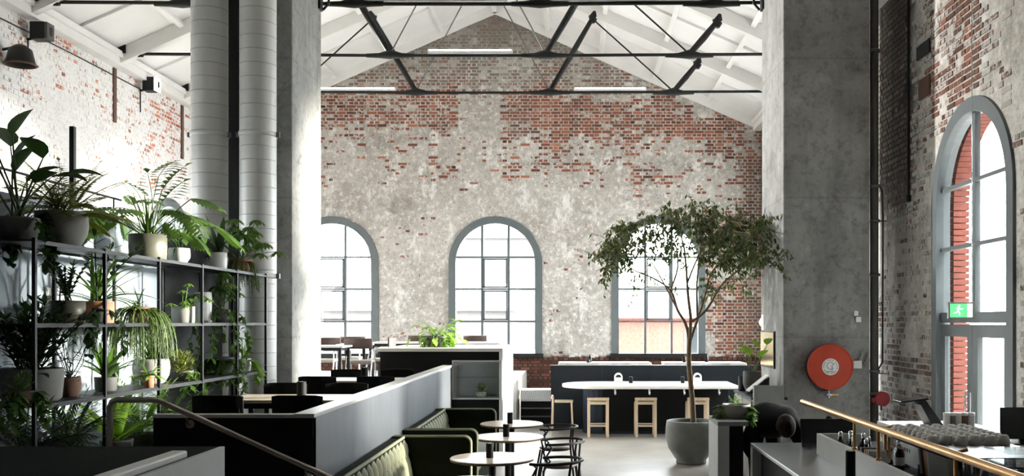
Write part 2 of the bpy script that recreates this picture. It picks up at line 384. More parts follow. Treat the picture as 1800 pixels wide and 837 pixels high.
def in_hole(u, z, ops, m=.02):
    for o in ops:
        if abs(u-o['c']) < o['hw']+m and z > o['z0']-m:
            if z < o['sp'] or (u-o['c'])**2+(z-o['sp'])**2 < (o['r']+m)**2: return True
    return False
def fz(u, z, s, seed): return noise.fractal(Vector((u*s+seed, z*s, seed*.7)), 1.0, 2.0, 4)   # about -1..1
LS, HB = .240, .075          # stretcher length with joint, course height
unit = {}
for (nm, L), mo in [(q, k) for q in (('stretcher', LS-.012), ('header', LS/2-.012)) for k in ('brick_o', 'brick_lo')]:
    mb = MB().box(-L/2+.006, L/2-.006, -.006, .02, -(HB-.020)/2, (HB-.020)/2)
    me = bpy.data.meshes.new('brick_'+nm); me.from_pydata(mb.v, [], mb.f); me.materials.append(M[mo]); unit[nm, mo] = me
def brickwork(parent, u0, u1, z0, z1, fn, topf, ops, state, rz, near, limit=300, mo='brick_o', mm='brick_m'):
    rows = []
    z = z0+HB/2; r = 0
    while z < z1:
        st = r % 2 == 0
        L = LS if st else LS/2
        u = u0
        while u < u1:
            if z+HB/2 < topf(u)-.02 and not in_hole(u, z, ops, .06):
                q = state(u, z)
                if q is not None:
                    rows.append((u, z+random.uniform(-.003,.003), L-.022-random.uniform(0,.02), 'stretcher' if st else 'header', random.uniform(-.003,.007), q))
            u += L
        z += HB; r += 1
    rows.sort(key=near)
    for (u, z, L, nm, j, q) in rows[:limit]:
        o = bpy.data.objects.new('brick', unit[nm, mo]); C.objects.link(o); o.parent = parent
        o.location = fn(u, z, -j); o.rotation_euler = (0, 0, rz); o.color = (*q, 1)
    mb = MB(); cols = []
    H = HB-.020
    for (u, z, L, nm, j, q) in rows[limit:]:
        P = [fn(u+a*L/2, z+b*H/2, -.006-j*.6 if d == 0 else .02) for d in (0, 1) for (a, b) in ((-1,-1),(1,-1),(1,1),(-1,1))]
        mb.add(P, [(0,1,2,3),(0,4,5,1),(1,5,6,2),(2,6,7,3),(3,7,4,0)]); cols += [q]*8
    ob = mb.build('brickwork', M[mm], parent); ob['kind'] = 'stuff'
    ca = ob.data.color_attributes.new('tint', 'FLOAT_COLOR', 'POINT')
    ca.data.foreach_set('color', [c for q in cols for c in (*q, 1.0)])
    return len(rows)
def lerp(a, b, t): return a+(b-a)*max(0, min(1, t))
def far_state(u, z):
    X = HX+u/.013353; Y = HY-(z-EYE)/.013353          # along the wall, as seen square on
    n = fz(u, z, .9, 3.1); n2 = fz(u, z, 3.2, 9.4); rnd = random.random()
    soot_shade = 0.; paint = .42
    Y += 26*n+14*n2
    if Y < 95: E, soot_shade, paint = .66, 1.0, .44
    elif Y < 165: E, soot_shade, paint = .68, lerp(.85, .45, (Y-95)/70), .46
    elif Y < 240:
        if X < 800: E, paint = (.72 if Y < 226 else .36), .42
        elif X < 885: E, paint = .30, .55
        else: E, paint = .86, lerp(.42, .30, (X-900)/400)
    elif Y < 340: E, paint = lerp(.30, .42, (X-600)/500) - .10*(Y-240)/100, .38
    elif Y < 520: E, paint = .07, .45
    elif z > 1.2: E, paint = .16, .5
    else: return (min(1,max(0,random.gauss(.16,.16))), .12+.2*random.random(), max(0,.25*n2))
    if Y >= 165 and z > 1.2:
        rr = (X-1190+60*n)/110
        if rr > 0: E = max(E, lerp(E, .84, rr)); paint = lerp(paint, .34, rr)
        if X > 1290: soot_shade = max(soot_shade, lerp(0, .5, (X-1290)/40))
        if X < 640 and Y > 235 and Y < 330: E += .10
    s = E+.42*n+.34*n2+.62*(rnd-.5)
    if s < .48: return None
    paint += lerp(.12, -.08, (s-.48)/.5)+.24*(random.random()-.5)
    return (min(1,max(0,random.gauss(.55,.27))), paint, min(1,max(0,soot_shade+.35*fz(u,z,1.6,5.5))))
brickwork(wf, XL, XR, 0, ZA, mfar, roof_z, FAR_OP, far_state, 0, lambda r: abs(r[1]-6.85)+abs(r[0]-1.0)*.25+(0 if r[5][1] < .4 else 3))
def left_state(u, z):
    n = fz(u, z, .7, 13.1); n2 = fz(u, z, 3.0, 2.4); rnd = random.random()
    E, paint = .42, .60
    if z > 4.6 and u > 17.4: E, paint = .60, .52
    elif z > 5.6 and u < 17.4: E, paint = .58, .56
    s = E+.38*n+.28*n2+.5*(rnd-.5)
    if s < .5: return None
    return (min(1,max(0,random.gauss(.75,.2))), paint+.14*(random.random()-.5)+lerp(.15,-.1,(s-.5)/.5), 0)
brickwork(wl, 12.6, YF, 1.5, ZE, mleft, lambda u: ZE, LEFT_OP, left_state, math.pi/2, lambda r: r[0]-.3*r[1], 300, 'brick_lo', 'brick_lm')
def right_state(u, z):
    n = fz(u, z, .8, 23.1); n2 = fz(u, z, 3.0, 12.4); rnd = random.random()
    E, paint, soot_shade = .36, .50, .08
    if u > 10.4 and z > 4.3: E, paint, soot_shade = .66, .42, .12
    if u > 11.9: E, paint = .50, .54
    if u > 12.6 and z > 3.6: E, paint, soot_shade = .7, .42, .9  # darkest by the pillar: grime plus painted shade
    if u < 9.6: E, soot_shade = .28, .3
    if u > 11.9 and z < 1.6: E, soot_shade, paint = .55, .4, .48
    s = E+.45*n+.35*n2+.5*(rnd-.5)
    if s < .47: return None
    return (min(1,max(0,random.gauss(.42,.25))), paint+.22*(random.random()-.5)+lerp(.15,-.1,(s-.5)/.5), min(1,soot_shade+.4*max(0,n2)))
brickwork(wr, 8.6, 14.6, 0, ZE, mright, lambda u: ZE, RIGHT_OP, right_state, -math.pi/2, lambda r: abs(r[0]-11.2)+abs(r[1]-4.2)*.8)
# deep red reveal of the arched door, outside the glazing
o = RIGHT_OP[0]; rv = MB()
zz = .0
vo = bpy.data.meshes.new('reveal_brick'); b_ = MB().box(.20, .39, -.115, .005, .004, HB-.008); vo.from_pydata(b_.v, [], b_.f); vo.materials.append(M['brick_out'])
while zz < WIN_SP:
    q = bpy.data.objects.new('brick', vo); C.objects.link(q); q.parent = wr; q.location = (XR, o['c']+o['hw']-.0, zz); zz += HB
NV = 44
for k in range(NV):
    a0 = math.pi*k/NV; a1 = math.pi*(k+.88)/NV; m_ = MB()
    pl = [(o['c']+math.cos(a)*rr, WIN_SP+math.sin(a)*rr) for a, rr in ((a0,1.095),(a1,1.095),(a1,.985),(a0,.985))]
    m_.prism(pl, .20, .39, mright); m_.build('brick', M['brick_out'], wr)

# ---------------------------------------------------------------- arched windows
nwin = 0
def arched_window(o, fn, cols, rows, sash=False, fw=.17, d0=.05, door=False):
    global nwin
    nwin += 1
    w = tag(empty('window_%d' % nwin), kind='structure'); c, hw, z0, sp = o['c'], o['hw'], o['z0'], o['sp']; ri = hw-fw
    def path(r): return [(c-r, z0)]+[(c-r*math.cos(math.pi*k/32), sp+r*math.sin(math.pi*k/32)) for k in range(33)]+[(c+r, z0)]
    fr = MB(); A, B = path(hw-.003), path(ri); n = len(A)
    for da, db in ((d0-.08, d0+.09),):
        vs = [fn(u,z,da) for u,z in A]+[fn(u,z,da) for u,z in B]+[fn(u,z,db) for u,z in A]+[fn(u,z,db) for u,z in B]
        fs = []
        for i in range(n-1):
            fs += [(i,i+1,n+i+1,n+i), (2*n+i,3*n+i,3*n+i+1,2*n+i+1), (n+i,n+i+1,3*n+i+1,3*n+i), (i,2*n+i,2*n+i+1,i+1)]
        fr.add(vs, fs)
    fr.build('frame', M['frame'], w)
    def bx(name, ua, ub, za, zb, da, db, mat=M['frame']):
        mb = MB(); mb.prism([(ua,za),(ub,za),(ub,zb),(ua,zb)], da, db, fn); return mb.build(name, mat, w)
    if z0 > 0: bx('sill', c-hw-.03, c+hw+.03, z0-.05, z0+.05, -.10, .12, M['iron'])
    else: bx('threshold', c-hw, c+hw, 0, .04, -.02, .12)
    us = [c-ri+(2*ri)*t for t in cols]; zs = [z0+.05]+rows
    for u in us[1:-1]:
        bx('mullion', u-.028 if not door else u-.05, u+.028 if not door else u+.05, z0+.03 if not door else rows[0], arch_top(u, dict(c=c, sp=sp, r=ri)), d0-.02, d0+.04)
    for i, z in enumerate(rows):
        t = .022 if not (door and i == 0) else .06
        e = math.sqrt(max(0, ri**2-max(0, z-sp)**2))
        bx('transom', c-e, c+e, z-t, z+t, d0-.022, d0+.042)
    def pane(ua, ub, za, zb):
        dd = dict(c=c, sp=sp, r=ri)
        if zb is None:
            ee = math.sqrt(max(0, ri**2-max(0, za-sp)**2)); ua = max(ua, c-ee); ub = min(ub, c+ee)
            poly = [(ua,za),(ub,za)]+[(ub+(ua-ub)*k/10, max(za,arch_top(ub+(ua-ub)*k/10, dd))) for k in range(11)]
            pp = []
            for q in poly:
                if not pp or abs(q[0]-pp[-1][0])+abs(q[1]-pp[-1][1]) > 1e-5: pp.append(q)
            poly = pp
        else: poly = [(ua,za),(ub,za),(ub,zb),(ua,zb)]
        MB().prism(poly, d0+.012, d0+.016, fn).build('pane', M['glass'], w)
    for i in range(len(us)-1):
        for k in range(len(zs)):
            if door and k == 0: continue
            pane(us[i]+.01, us[i+1]-.01, zs[k], zs[k+1] if k+1 < len(zs) else None)
    if sash:
        for k in (1, 2):
            a, b, za, zb = us[1]+.03, us[2]-.03, zs[k]+.03, zs[k+1]-.03; s_ = MB()
            for (p, q, r, t) in ((a,b,za,za+.035),(a,b,zb-.035,zb),(a,a+.035,za,zb),(b-.035,b,za,zb)):
                s_.prism([(p,r),(q,r),(q,t),(p,t)], d0-.045, d0-.005, fn)
            s_.build('sash', M['frame'], w)
    return w
THIRD = (0, 1/3, 2/3, 1)
for o in FAR_OP: arched_window(o, mfar, THIRD, [2.04, 2.80, 3.55], True)
for o in LEFT_OP: arched_window(o, mleft, THIRD, [2.04, 2.80, 3.55])
for i, o in enumerate(RIGHT_OP):
    if i == 0:
        arched_window(o, mright, (0, .5, 1), [2.08, 2.89, 3.60], fw=.16, door=True)
        for k, (ua, ub) in enumerate(((10.7-.92, 10.7-.01), (10.7+.01, 10.7+.92))):
            dr = tag(empty('door_%d' % (k+1)), kind='structure'); m_ = MB()
            for (p, q, r, t) in ((ua,ua+.13,.03,2.0),(ub-.13,ub,.03,2.0),(ua+.13,ub-.13,.03,.28),(ua+.13,ub-.13,1.86,2.0)):
                m_.prism([(p,r),(q,r),(q,t),(p,t)], .02, .08, mright)
            m_.build('stile', M['frame'], dr)
            MB().prism([(ua+.13,.28),(ub-.13,.28),(ub-.13,1.86),(ua+.13,1.86)], .048, .054, mright).build('pane', M['glass'], dr)
            u = ub-.06 if k == 0 else ua+.06
            MB().tube([mright(u,.95,-.03), mright(u,1.25,-.03)], .012).build('handle', M['chrome'], dr)
    else: arched_window(o, mright, THIRD, [2.4, 3.6, 4.85])

# ---------------------------------------------------------------- roof
ce = tag(empty('ceiling'), kind='structure')
ry = [YB, .5, 3.2, 5.95, 8.7, 11.45, 14.2, 16.95, 19.7, YF]
NP = 5
for sg in (-1, 1):
    xe = XR if sg > 0 else XL
    xs = [XA+(xe-XA)*k/NP for k in range(NP+1)]
    for ya, yb in zip(ry, ry[1:]):
        for a, b in zip(xs, xs[1:]):
            za, zb = roof_z(a), roof_z(b); g = .012
            a2, b2 = a+(b-a)*g/1.2, b-(b-a)*g/1.2
            mb = MB(); z2a, z2b = roof_z(a2), roof_z(b2)
            mb.add([(a2,ya+g,z2a),(b2,ya+g,z2b),(b2,yb-g,z2b),(a2,yb-g,z2a),(a2,ya+g,z2a+.04),(b2,ya+g,z2b+.04),(b2,yb-g,z2b+.04),(a2,yb-g,z2a+.04)],
                   [(0,3,2,1),(4,5,6,7),(0,1,5,4),(1,2,6,5),(2,3,7,6),(3,0,4,7)])
            mb.build('panel', M['ceiling'], ce)
    e = .4*sg
    mb = MB(); mb.add([(XA,YB,ZA+.05),(xe+e,YB,roof_z(xe+e)+.05),(xe+e,YF+.5,roof_z(xe+e)+.05),(XA,YF+.5,ZA+.05),
                       (XA,YB,ZA+.2),(xe+e,YB,roof_z(xe+e)+.2),(xe+e,YF+.5,roof_z(xe+e)+.2),(XA,YF+.5,ZA+.2)],
                   [(0,3,2,1),(4,5,6,7),(0,1,5,4),(1,2,6,5),(2,3,7,6),(3,0,4,7)])
    mb.build('roof_deck', M['ceiling'], ce)
    up = Vector((SL*sg, 0, 1)).normalized()
    for y in TRUSS_Y+(11.45, 8.7, 5.95):
        MB().bar((XA, y, ZA-.13), (xe-.02*sg, y, roof_z(xe)-.13), .14, .24, up).build('rafter', M['timber_white'], ce)
    for k in range(1, 5):
        x = xs[k]
        MB().bar((x, 3.0, roof_z(x)-.06), (x, YF, roof_z(x)-.06), .09, .11, up).build('purlin', M['timber_white'], ce)
    for y in (15.575, 18.325, 21.1):
        MB().bar((XA, y, ZA-.025), (xe, y, roof_z(xe)-.025), .06, .05, up).build('batten', M['timber_white'], ce)
    MB().bar((XA, YF-.05, ZA-.12), (xe, YF-.05, roof_z(xe)-.12), .05, .22, up).build('verge_board', M['timber_white'], ce)
    MB().bar((xe-.10*sg, YB, ZE-.16), (xe-.10*sg, YF, ZE-.16), .18, .14).build('wall_plate', M['timber_white'], ce)
    MB().bar((xe-.20*sg, YB, ZE-.04), (xe-.20*sg, YF, ZE-.04), .08, .10).build('wall_plate', M['timber_white'], ce)
MB().box(XA-.05, XA+.05, 3.0, YF, ZA-.2, ZA-.05).build('ridge_beam', M['timber_white'], ce)

# ---------------------------------------------------------------- trusses
ZT = 6.70
tl = {14.2: 'nearest black iron roof truss, tie bar along the top edge of the picture',
      16.95: 'middle black iron roof truss with one white lamp over its centre', 19.7: 'farthest black iron roof truss hanging before the gable wall'}
for y in TRUSS_Y:
    t = thing('roof_truss', tl[y], 'truss', (XA, y, ZT), group='iron roof trusses')
    MB().tube([(XL-XA, 0, .03), (-1.4, 0, 0), (1.4, 0, 0), (XR-XA, 0, .03)], .028, 8).build('tie_bar', M['iron'], t)
    for sg in (-1, 1):
        for xb, xt in ((1.36, 2.25), (3.88, 4.38)):
            top = roof_z(XA+xt)-ZT-.25
            MB().tube([(xb*sg, 0, .02), (xb*sg+(xt-xb)*sg*.5, 0, top*.5), (xt*sg, 0, top)], [.05, .06, .045], 10).build('strut', M['iron'], t)
            MB().tube([(xt*sg-.02*sg, 0, top-.12), (xt*sg, 0, top), (xt*sg+.03*sg, 0, top+.10)], [.05, .10, .08], 8).build('strut_shoe', M['iron'], t)
            MB().tube([(xb*sg-.42, 0, 0), (xb*sg-.2, 0, 0), (xb*sg, 0, .02), (xb*sg+.2, 0, 0), (xb*sg+.42, 0, 0)], [.035, .045, .085, .045, .035], 8).build('tie_joint', M['iron'], t)
        MB().tube([(1.36*sg, 0, .03), (0, 0, ZA-ZT-.2)], .013, 6).build('tension_rod', M['iron_grey'], t)
        MB().tube([(3.88*sg, 0, .03), (2.25*sg, 0, roof_z(XA+2.25)-ZT-.3)], .016, 6).build('tension_rod', M['iron'], t)
        xw = (XR if sg > 0 else XL)-XA
        MB().box(xw-.02*sg-.16, xw-.02*sg+.16, -.16, .16, -.14, .02).box(xw-.17*sg-.12, xw-.17*sg+.12, -.10, .10, .02, .26).build('wall_shoe', M['iron'], t)
        MB().tube([(xw-.30*sg, 0, .02), (xw-.55*sg, 0, .02)], .05, 8).build('turnbuckle', M['iron'], t)
for (y, xa, xb, lab) in ((14.2, -3.30, -1.0, 'long white linear lamp on the nearest truss tie bar, left of centre'),
                         (14.2, -.7, 2.4, 'long white linear lamp on the nearest truss tie bar, right of centre'),
                         (16.95, px(753,16.95), px(900,16.95), 'white linear lamp lying on the middle truss tie bar'),
                         (19.7, px(560,19.7), px(695,19.7), 'white linear lamp on the far truss tie bar, beside the white pillar'),
                         (19.7, px(1010,19.7), px(1135,19.7), 'white linear lamp on the far truss tie bar, right of the gable centre')):
    t = thing('linear_lamp', lab, 'lamp', ((xa+xb)/2, y, ZT+.035), group='linear lamps on the trusses')
    h = (xb-xa)/2
    MB().box(-h, h, -.04, .04, 0, .035).build('lamp_body', M['white'], t)
    MB().box(-h+.01, h-.01, -.035, .035, .036, .062).build('diffuser', M['led'], t)
    for s_ in (-1, 1): MB().box(s_*h-.012, s_*h+.012, -.045, .045, 0, .066).build('end_cap', M['white'], t)

# ---------------------------------------------------------------- concrete columns
def column(name, x0, x1, y0, y1, lab):
    mb = MB().box(x0, x1, y0, y1, 0, min(roof_z(x0), roof_z(x1)))
    return tag(mb.build(name, M['concrete'], bevel=.02), lab, kind='structure')
column('column', -4.81, -3.68, 12.6, 14.05, 'square concrete pillar behind the white ducts')
column('column', 2.72, 3.85, 12.6, 14.05, 'square concrete pillar carrying the red hose reel')
for x, dx in ((-3.68, 1), (2.72, -1)):
    b = thing('pipe_hook', 'black hook bracket at the top of the %s concrete pillar' % ('white sunlit face of the left' if dx > 0 else 'right'), 'bracket', (x, 13.95, 6.55), group='hooks on the pillars')
    MB().box(0 if dx > 0 else -.03, .03 if dx > 0 else 0, -.08, .08, -.02, .35).build('wall_plate', M['iron'], b)
    MB().tube([(0,0,.25), (.12*dx,0,.22), (.14*dx,0,.08), (.05*dx,0,-.02)], .02, 8).build('hook', M['iron'], b)

# ducts
def duct(x, y, r, lab):
    t = thing('ventilation_duct', lab, 'duct', (x, y, 0), group='round ventilation ducts')
    MB().lathe([(r, .6), (r, 8.0)], n=40).build('duct_pipe', M['galv'], t)
    z = .8; s_ = None
    while z < 6.6:
        if s_ is None: s_ = MB().lathe([(r, -.006), (r+.003, -.002), (r+.003, .002), (r, .006)], n=40).build('seam_ring', M['seam'], t); s_.location.z = z
        else: q = s_.copy(); C.objects.link(q); q.parent = t; q.location.z = z
        z += .17
    for zc in (4.36, 2.6):
        k = MB().lathe([(r, -.03), (r+.012, -.028), (r+.012, .028), (r, .03)], c=(0,0,zc), n=40).build('clamp_band', M['galv'], t)
        for s_g in (-1, 1): MB().box(s_g*(r+.025)-.025, s_g*(r+.025)+.025, -.02, .02, zc-.03, zc+.03).build('clamp_bolt', M['iron_grey'], k)
duct(px(368.5, 12.05), 12.05, .222, 'left of two tall white round ducts before the concrete pillar')
duct(px(453.5, 12.05), 12.05, .222, 'right of two tall white round ducts, lit along one side')
one(MB().box(-4.50, -3.98, 12.53, 12.597, .6, 8.0), 'black_panel', M['darkstone'], 'black panel on the pillar between the two white ducts', 'riser', (-4.24, 12.56, .6))  # plain black panel filling the gap between the ducts

# ---------------------------------------------------------------- platforms, booth walls
tag(MB().box(XL, -1.95, 6.95, 14.55, 0, .6).build('floor_platform', M['floor']), kind='structure')
tag(MB().box(XL, -3.0, 4.4, 6.95, 0, .6).build('floor_landing', M['floor']), kind='structure')
tag(MB().box(XL, -1.12, 15.2, YF, 0, .9).build('floor_upper_platform', M['floor']), kind='structure')
st = tag(empty('stairs'), kind='structure')
for k in range(4):
    MB().box(-3.0+.27*k, -3.0+.27*(k+1), 5.7, 6.8, 0, .48-.12*k).build('step', M['floor'], st)
t = thing('booth_wall', 'long blue-grey steel faced booth wall with pale capping beside the olive benches', 'wall panel', (-1.9, 6.84, 0))
for k in range(4):
    a = 6.84+k*1.94; MB().box(-1.87, -1.85, a+.002, a+1.938, 0, 1.35).build('panel', M['bluesteel'], t, world=True)
MB().box(-1.95, -1.87, 6.86, 14.6, 0, 1.35).build('core', M['darkstone'], t, world=True)
MB().box(-2.98, -1.85, 6.84, 6.92, 0, 1.35).build('end_panel', M['darkstone'], t, world=True)
MB().box(-1.99, -1.84, 6.83, 14.6, 1.35, 1.38).build('capping', M['cap'], t, world=True, bevel=.004)
MB().box(-2.98, -1.99, 6.83, 6.93, 1.35, 1.375).build('capping', M['cap'], t, world=True, bevel=.004)
# counter block at the end of the booths with glazed vitrine
t = thing('display_counter', 'tall black counter with white side and glazed display niche', 'counter', (-2.0, 14.6, 0))
vx0, vx1, vz0, vz1 = px(797,14.6), px(880,14.6), pz(700,14.6), pz(636,14.6)
m_ = MB().box(-2.94, vx0-.02, 14.62, 15.15, 0, 1.58).box(vx0-.02, -1.12, 14.62, 15.15, 0, vz0-.02).box(vx0-.02, -1.12, 14.62, 15.15, vz1+.02, 1.58).box(vx0-.02, vx1+.02, 15.1, 15.15, vz0, vz1)
m_.build('carcass', M['darkstone'], t, world=True)
MB().box(-2.98, -1.08, 14.6, 17.0, 1.58, 1.63).build('counter_top', M['offwhite'], t, world=True, bevel=.004)
MB().box(-1.14, -1.08, 14.6, 17.0, 0, 1.58).build('side_panel', M['white'], t, world=True)
n_ = MB().box(vx0-.02, vx0, 14.58, 15.1, vz0-.02, vz1+.02).box(vx1, vx1+.02, 14.58, 15.1, vz0-.02, vz1+.02).box(vx0, vx1, 14.58, 15.1, vz0-.02, vz0).box(vx0, vx1, 14.58, 15.1, vz1, vz1+.02)
n_.build('niche_frame', M['lightgrey'], t, world=True)
MB().box(vx0, vx1, 15.05, 15.09, vz0, vz1).build('niche_back', M['steel'], t, world=True)
MB().box(vx0, vx1, 14.75, 15.05, vz0+.29, vz0+.30).build('glass_shelf', M['glass'], t, world=True)
MB().box(vx0+.005, vx1-.005, 14.60, 14.606, vz0+.005, vz1-.005).build('pane', M['glass'], t, world=True)

# ================================================================ furniture
TZ = .74
def bench(y0, y1, lab, x0=-1.84, x1=-1.05, near_arm=True):
    t = thing('banquette', lab, 'bench', (x0, y0, 0), group='olive banquettes')
    L = y1-y0; W = x1-x0
    MB().box(.0, W-.06, .06, L-.06, 0, .12).build('plinth', M['darkstone'], t)
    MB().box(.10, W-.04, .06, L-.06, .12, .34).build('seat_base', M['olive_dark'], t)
    MB().box(.16, W-.02, .07, L-.07, .34, .47).build('seat_cushion', M['olive'], t, bevel=.04, seg=3)
    n = max(3, round((L-.12)/.18)); cw = (L-.12)/n
    proto = None
    for i in range(n):                                  # fluted back: upper roll and lower flute of each channel
        vs = []; fs = []; R = 9; Z = 7
        for a in range(Z+1):
            z = .46+.39*a/Z; lean = .17-.07*a/Z
            for k in range(R+1):
                s_ = math.sin(math.pi*k/R)
                bul = .055*s_**.6*(1-.5*max(0,(a/Z-.8)/.2)**2)
                if a in (4,): bul *= .75
                vs.append((lean+bul, cw*k/R, z))
        for a in range(Z):
            for k in range(R): q = a*(R+1)+k; fs.append((q, q+1, q+R+2, q+R+1))
        if proto is None:
            proto = MB().add(vs, fs, True).build('back_channel', M['olive'], t); proto.location.y = .06
            btn = MB().lathe([(0,.006),(.012,.003),(.014,-.004)], n=8).build('button', M['olive'], proto); btn.location = (.165, 0, .69); btn.rotation_euler = (0, math.pi/2, 0)
        else:
            q = proto.copy(); C.objects.link(q); q.parent = t; q.location.y = .06+i*cw
            bq = btn.copy(); C.objects.link(bq); bq.parent = q
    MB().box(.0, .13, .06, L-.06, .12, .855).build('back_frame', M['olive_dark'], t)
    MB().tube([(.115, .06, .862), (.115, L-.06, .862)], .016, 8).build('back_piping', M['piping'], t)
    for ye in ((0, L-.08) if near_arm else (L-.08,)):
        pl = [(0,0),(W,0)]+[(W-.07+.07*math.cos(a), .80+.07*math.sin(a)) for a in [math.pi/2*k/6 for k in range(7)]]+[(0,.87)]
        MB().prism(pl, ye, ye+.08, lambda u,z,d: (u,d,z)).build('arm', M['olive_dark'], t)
        for yy in (ye, ye+.08):
            MB().tube([(0,yy,.87)]+[(W-.07+.07*math.cos(a), yy, .80+.07*math.sin(a)) for a in [math.pi/2-math.pi/2*k/6 for k in range(7)]]+[(W,yy,.1)], .009, 6).build('piping', M['piping'], t)
bench(6.95, 9.85, 'nearer olive velvet banquette with fluted back against the steel booth wall', near_arm=False)
bench(10.40, 12.92, 'farther olive velvet banquette with two rounded dark arms')

def round_table(x, y, lab, d=.8):
    t = thing('round_table', lab, 'table', (x, y, 0), group='round cafe tables'); r = d/2
    MB().lathe([(0,TZ),(r-.006,TZ),(r,TZ-.006),(r,TZ-.008)], n=48, smooth=False).build('table_top', M['oak'], t)
    MB().lathe([(r,TZ-.008),(r-.004,TZ-.026),(r-.03,TZ-.032),(0,TZ-.032)], n=48).build('edge_band', M['oak_edge'], t)
    MB().cyl((0,0,.03), (0,0,TZ-.03), .035).build('pedestal', M['black'], t)
    MB().lathe([(0,.028),(.20,.022),(.22,.008),(.22,0),(0,0)], n=32).build('base_plate', M['black'], t)
def tumbler(x, y, z, lab, r=.036, h=.14, group='black table canisters'):
    t = thing('table_canister', lab, 'canister', (x, y, z), group=group)
    MB().lathe([(0,0),(r*.95,0),(r,.005),(r,h-.004),(r-.004,h),(r-.008,h),(r-.008,h-.012),(0,h-.012)], n=20, smooth=False).build('body', M['darkstone'], t)
    MB().lathe([(r-.009,h-.003),(r*.55,h-.001),(0,h)], n=16).build('lid', M['lightgrey'], t)
RT = ((-.84, 7.72, 'round oak cafe table nearest the camera, cut by the picture edge'), (-.785, 9.2, 'round oak cafe table in front, beside the nearer banquette arm'),
      (-.75, 10.9, 'middle round oak cafe table, overlapping the one behind it'), (-.80, 12.3, 'farthest round oak cafe table by the display counter'))
for i, (x, y, l) in enumerate(RT):
    round_table(x, y, l)
    if i: tumbler(x-.02+.0*i, y-.02, TZ, 'black canister standing on the %s round table' % ('front', 'middle', 'farthest')[i-1])

def hoop_chair(x, y, rz, lab):          # faces local -X (the table), hoop rail round the back
    t = thing('hoop_chair', lab, 'chair', (x, y, 0), rz, 'black hoop-backed chairs')
    MB().lathe([(0,.462),(.19,.458),(.205,.448),(.20,.435),(0,.43)], n=32).build('seat', M['leather'], t)
    R = .275
    hoop = [(R*math.cos(a), R*math.sin(a)*1.02, .70+.012*math.cos(a)) for a in [math.radians(-128+256*k/28) for k in range(29)]]
    MB().tube(hoop, .0145, 10).build('back_rail', M['black'], t)
    for s_ in (-1, 1):
        MB().tube([(.26, .24*s_, 0), (.205, .185*s_, .43), (.20, .20*s_, .56), (.215, .175*s_, .70)], .0125, 8).build('leg', M['black'], t)
        MB().tube([(-.25, .23*s_, 0), (-.175, .165*s_, .44)], .0125, 8).build('leg', M['black'], t)
        a = math.radians(128*s_)
        MB().tube([(-.14, .15*s_, .445), (-.16, .20*s_, .56), (-.10, .235*s_, .66), (R*math.cos(a)+.03, R*math.sin(a)*1.02+.02*s_, .695)], .0115, 8).build('arm_support', M['black'], t)
    MB().tube([(.17*math.cos(q), .17*math.sin(q), .428) for q in [2*math.pi*k/20 for k in range(20)]], .011, 6, closed=True).build('seat_ring', M['black'], t)
hoop_chair(-.20, 9.25, math.radians(-14), 'black hoop-backed chair at the front round table')
hoop_chair(-.17, 10.75, math.radians(6), 'black hoop-backed chair at the middle round table')
hoop_chair(-.24, 12.2, math.radians(-4), 'black hoop-backed chair at the farthest round table')

# raised dining tables
def dining_table(x0, x1, y0, y1, z, lab, top=M['oak'], grp='oak dining tables on the platform', th=.03):
    t = thing('dining_table', lab, 'table', ((x0+x1)/2, (y0+y1)/2, z), group=grp); a = (x1-x0)/2; b = (y1-y0)/2
    MB().box(-a, a, -b, b, TZ-th, TZ).build('table_top', top, t, bevel=.006)
    for sx in (-1, 1):
        for sy in (-1, 1): MB().box(sx*(a-.06)-.022, sx*(a-.06)+.022, sy*(b-.06)-.022, sy*(b-.06)+.022, 0, TZ-th).build('leg', M['black'], t)
    MB().box(-a+.06, a-.06, -b+.05, b-.05, TZ-th-.05, TZ-th).build('apron', M['black'], t)
def shell_chair(x, y, z, rz, lab):      # faces local +Y
    t = thing('dining_chair', lab, 'chair', (x, y, z), rz, 'black dining chairs on the platform')
    MB().box(-.21, .21, -.20, .22, .43, .465).build('seat', M['blackwood'], t, bevel=.015)
    N = 8; vs = []; fs = []
    for a in range(2):
        for j in range(2):
            for k in range(N+1):
                q = -1+2*k/N; zz = (.60, .82)[j]; zz -= .012*abs(q)**6 if j else 0
                vs.append((.215*q, -.20-.02*j+.045*q*q - .016*a, zz))
    def ix(a, j, k): return a*2*(N+1)+j*(N+1)+k
    for k in range(N):
        fs += [(ix(0,0,k), ix(0,1,k), ix(0,1,k+1), ix(0,0,k+1)), (ix(1,0,k), ix(1,0,k+1), ix(1,1,k+1), ix(1,1,k)),
               (ix(0,1,k), ix(1,1,k), ix(1,1,k+1), ix(0,1,k+1)), (ix(0,0,k), ix(0,0,k+1), ix(1,0,k+1), ix(1,0,k))]
    fs += [(ix(0,0,0), ix(1,0,0), ix(1,1,0), ix(0,1,0)), (ix(0,0,N), ix(0,1,N), ix(1,1,N), ix(1,0,N))]
    MB().add(vs, fs).build('backrest', M['blackwood'], t, bevel=.006)
    for s_ in (-1, 1):
        MB().tube([(.19*s_, .19, 0), (.175*s_, .17, .43)], [.011, .015], 8).build('leg', M['blackwood'], t)
        MB().tube([(.20*s_, -.24, 0), (.18*s_, -.17, .43), (.175*s_, -.185, .72)], [.011, .016, .012], 8).build('leg', M['blackwood'], t)
PZ = .6
dining_table(-3.12, -2.03, 8.52, 9.22, PZ, 'nearer pale oak dining table behind the steel booth wall')
dining_table(-3.12, -2.03, 11.34, 12.0, PZ, 'farther pale oak dining table behind the steel booth wall')
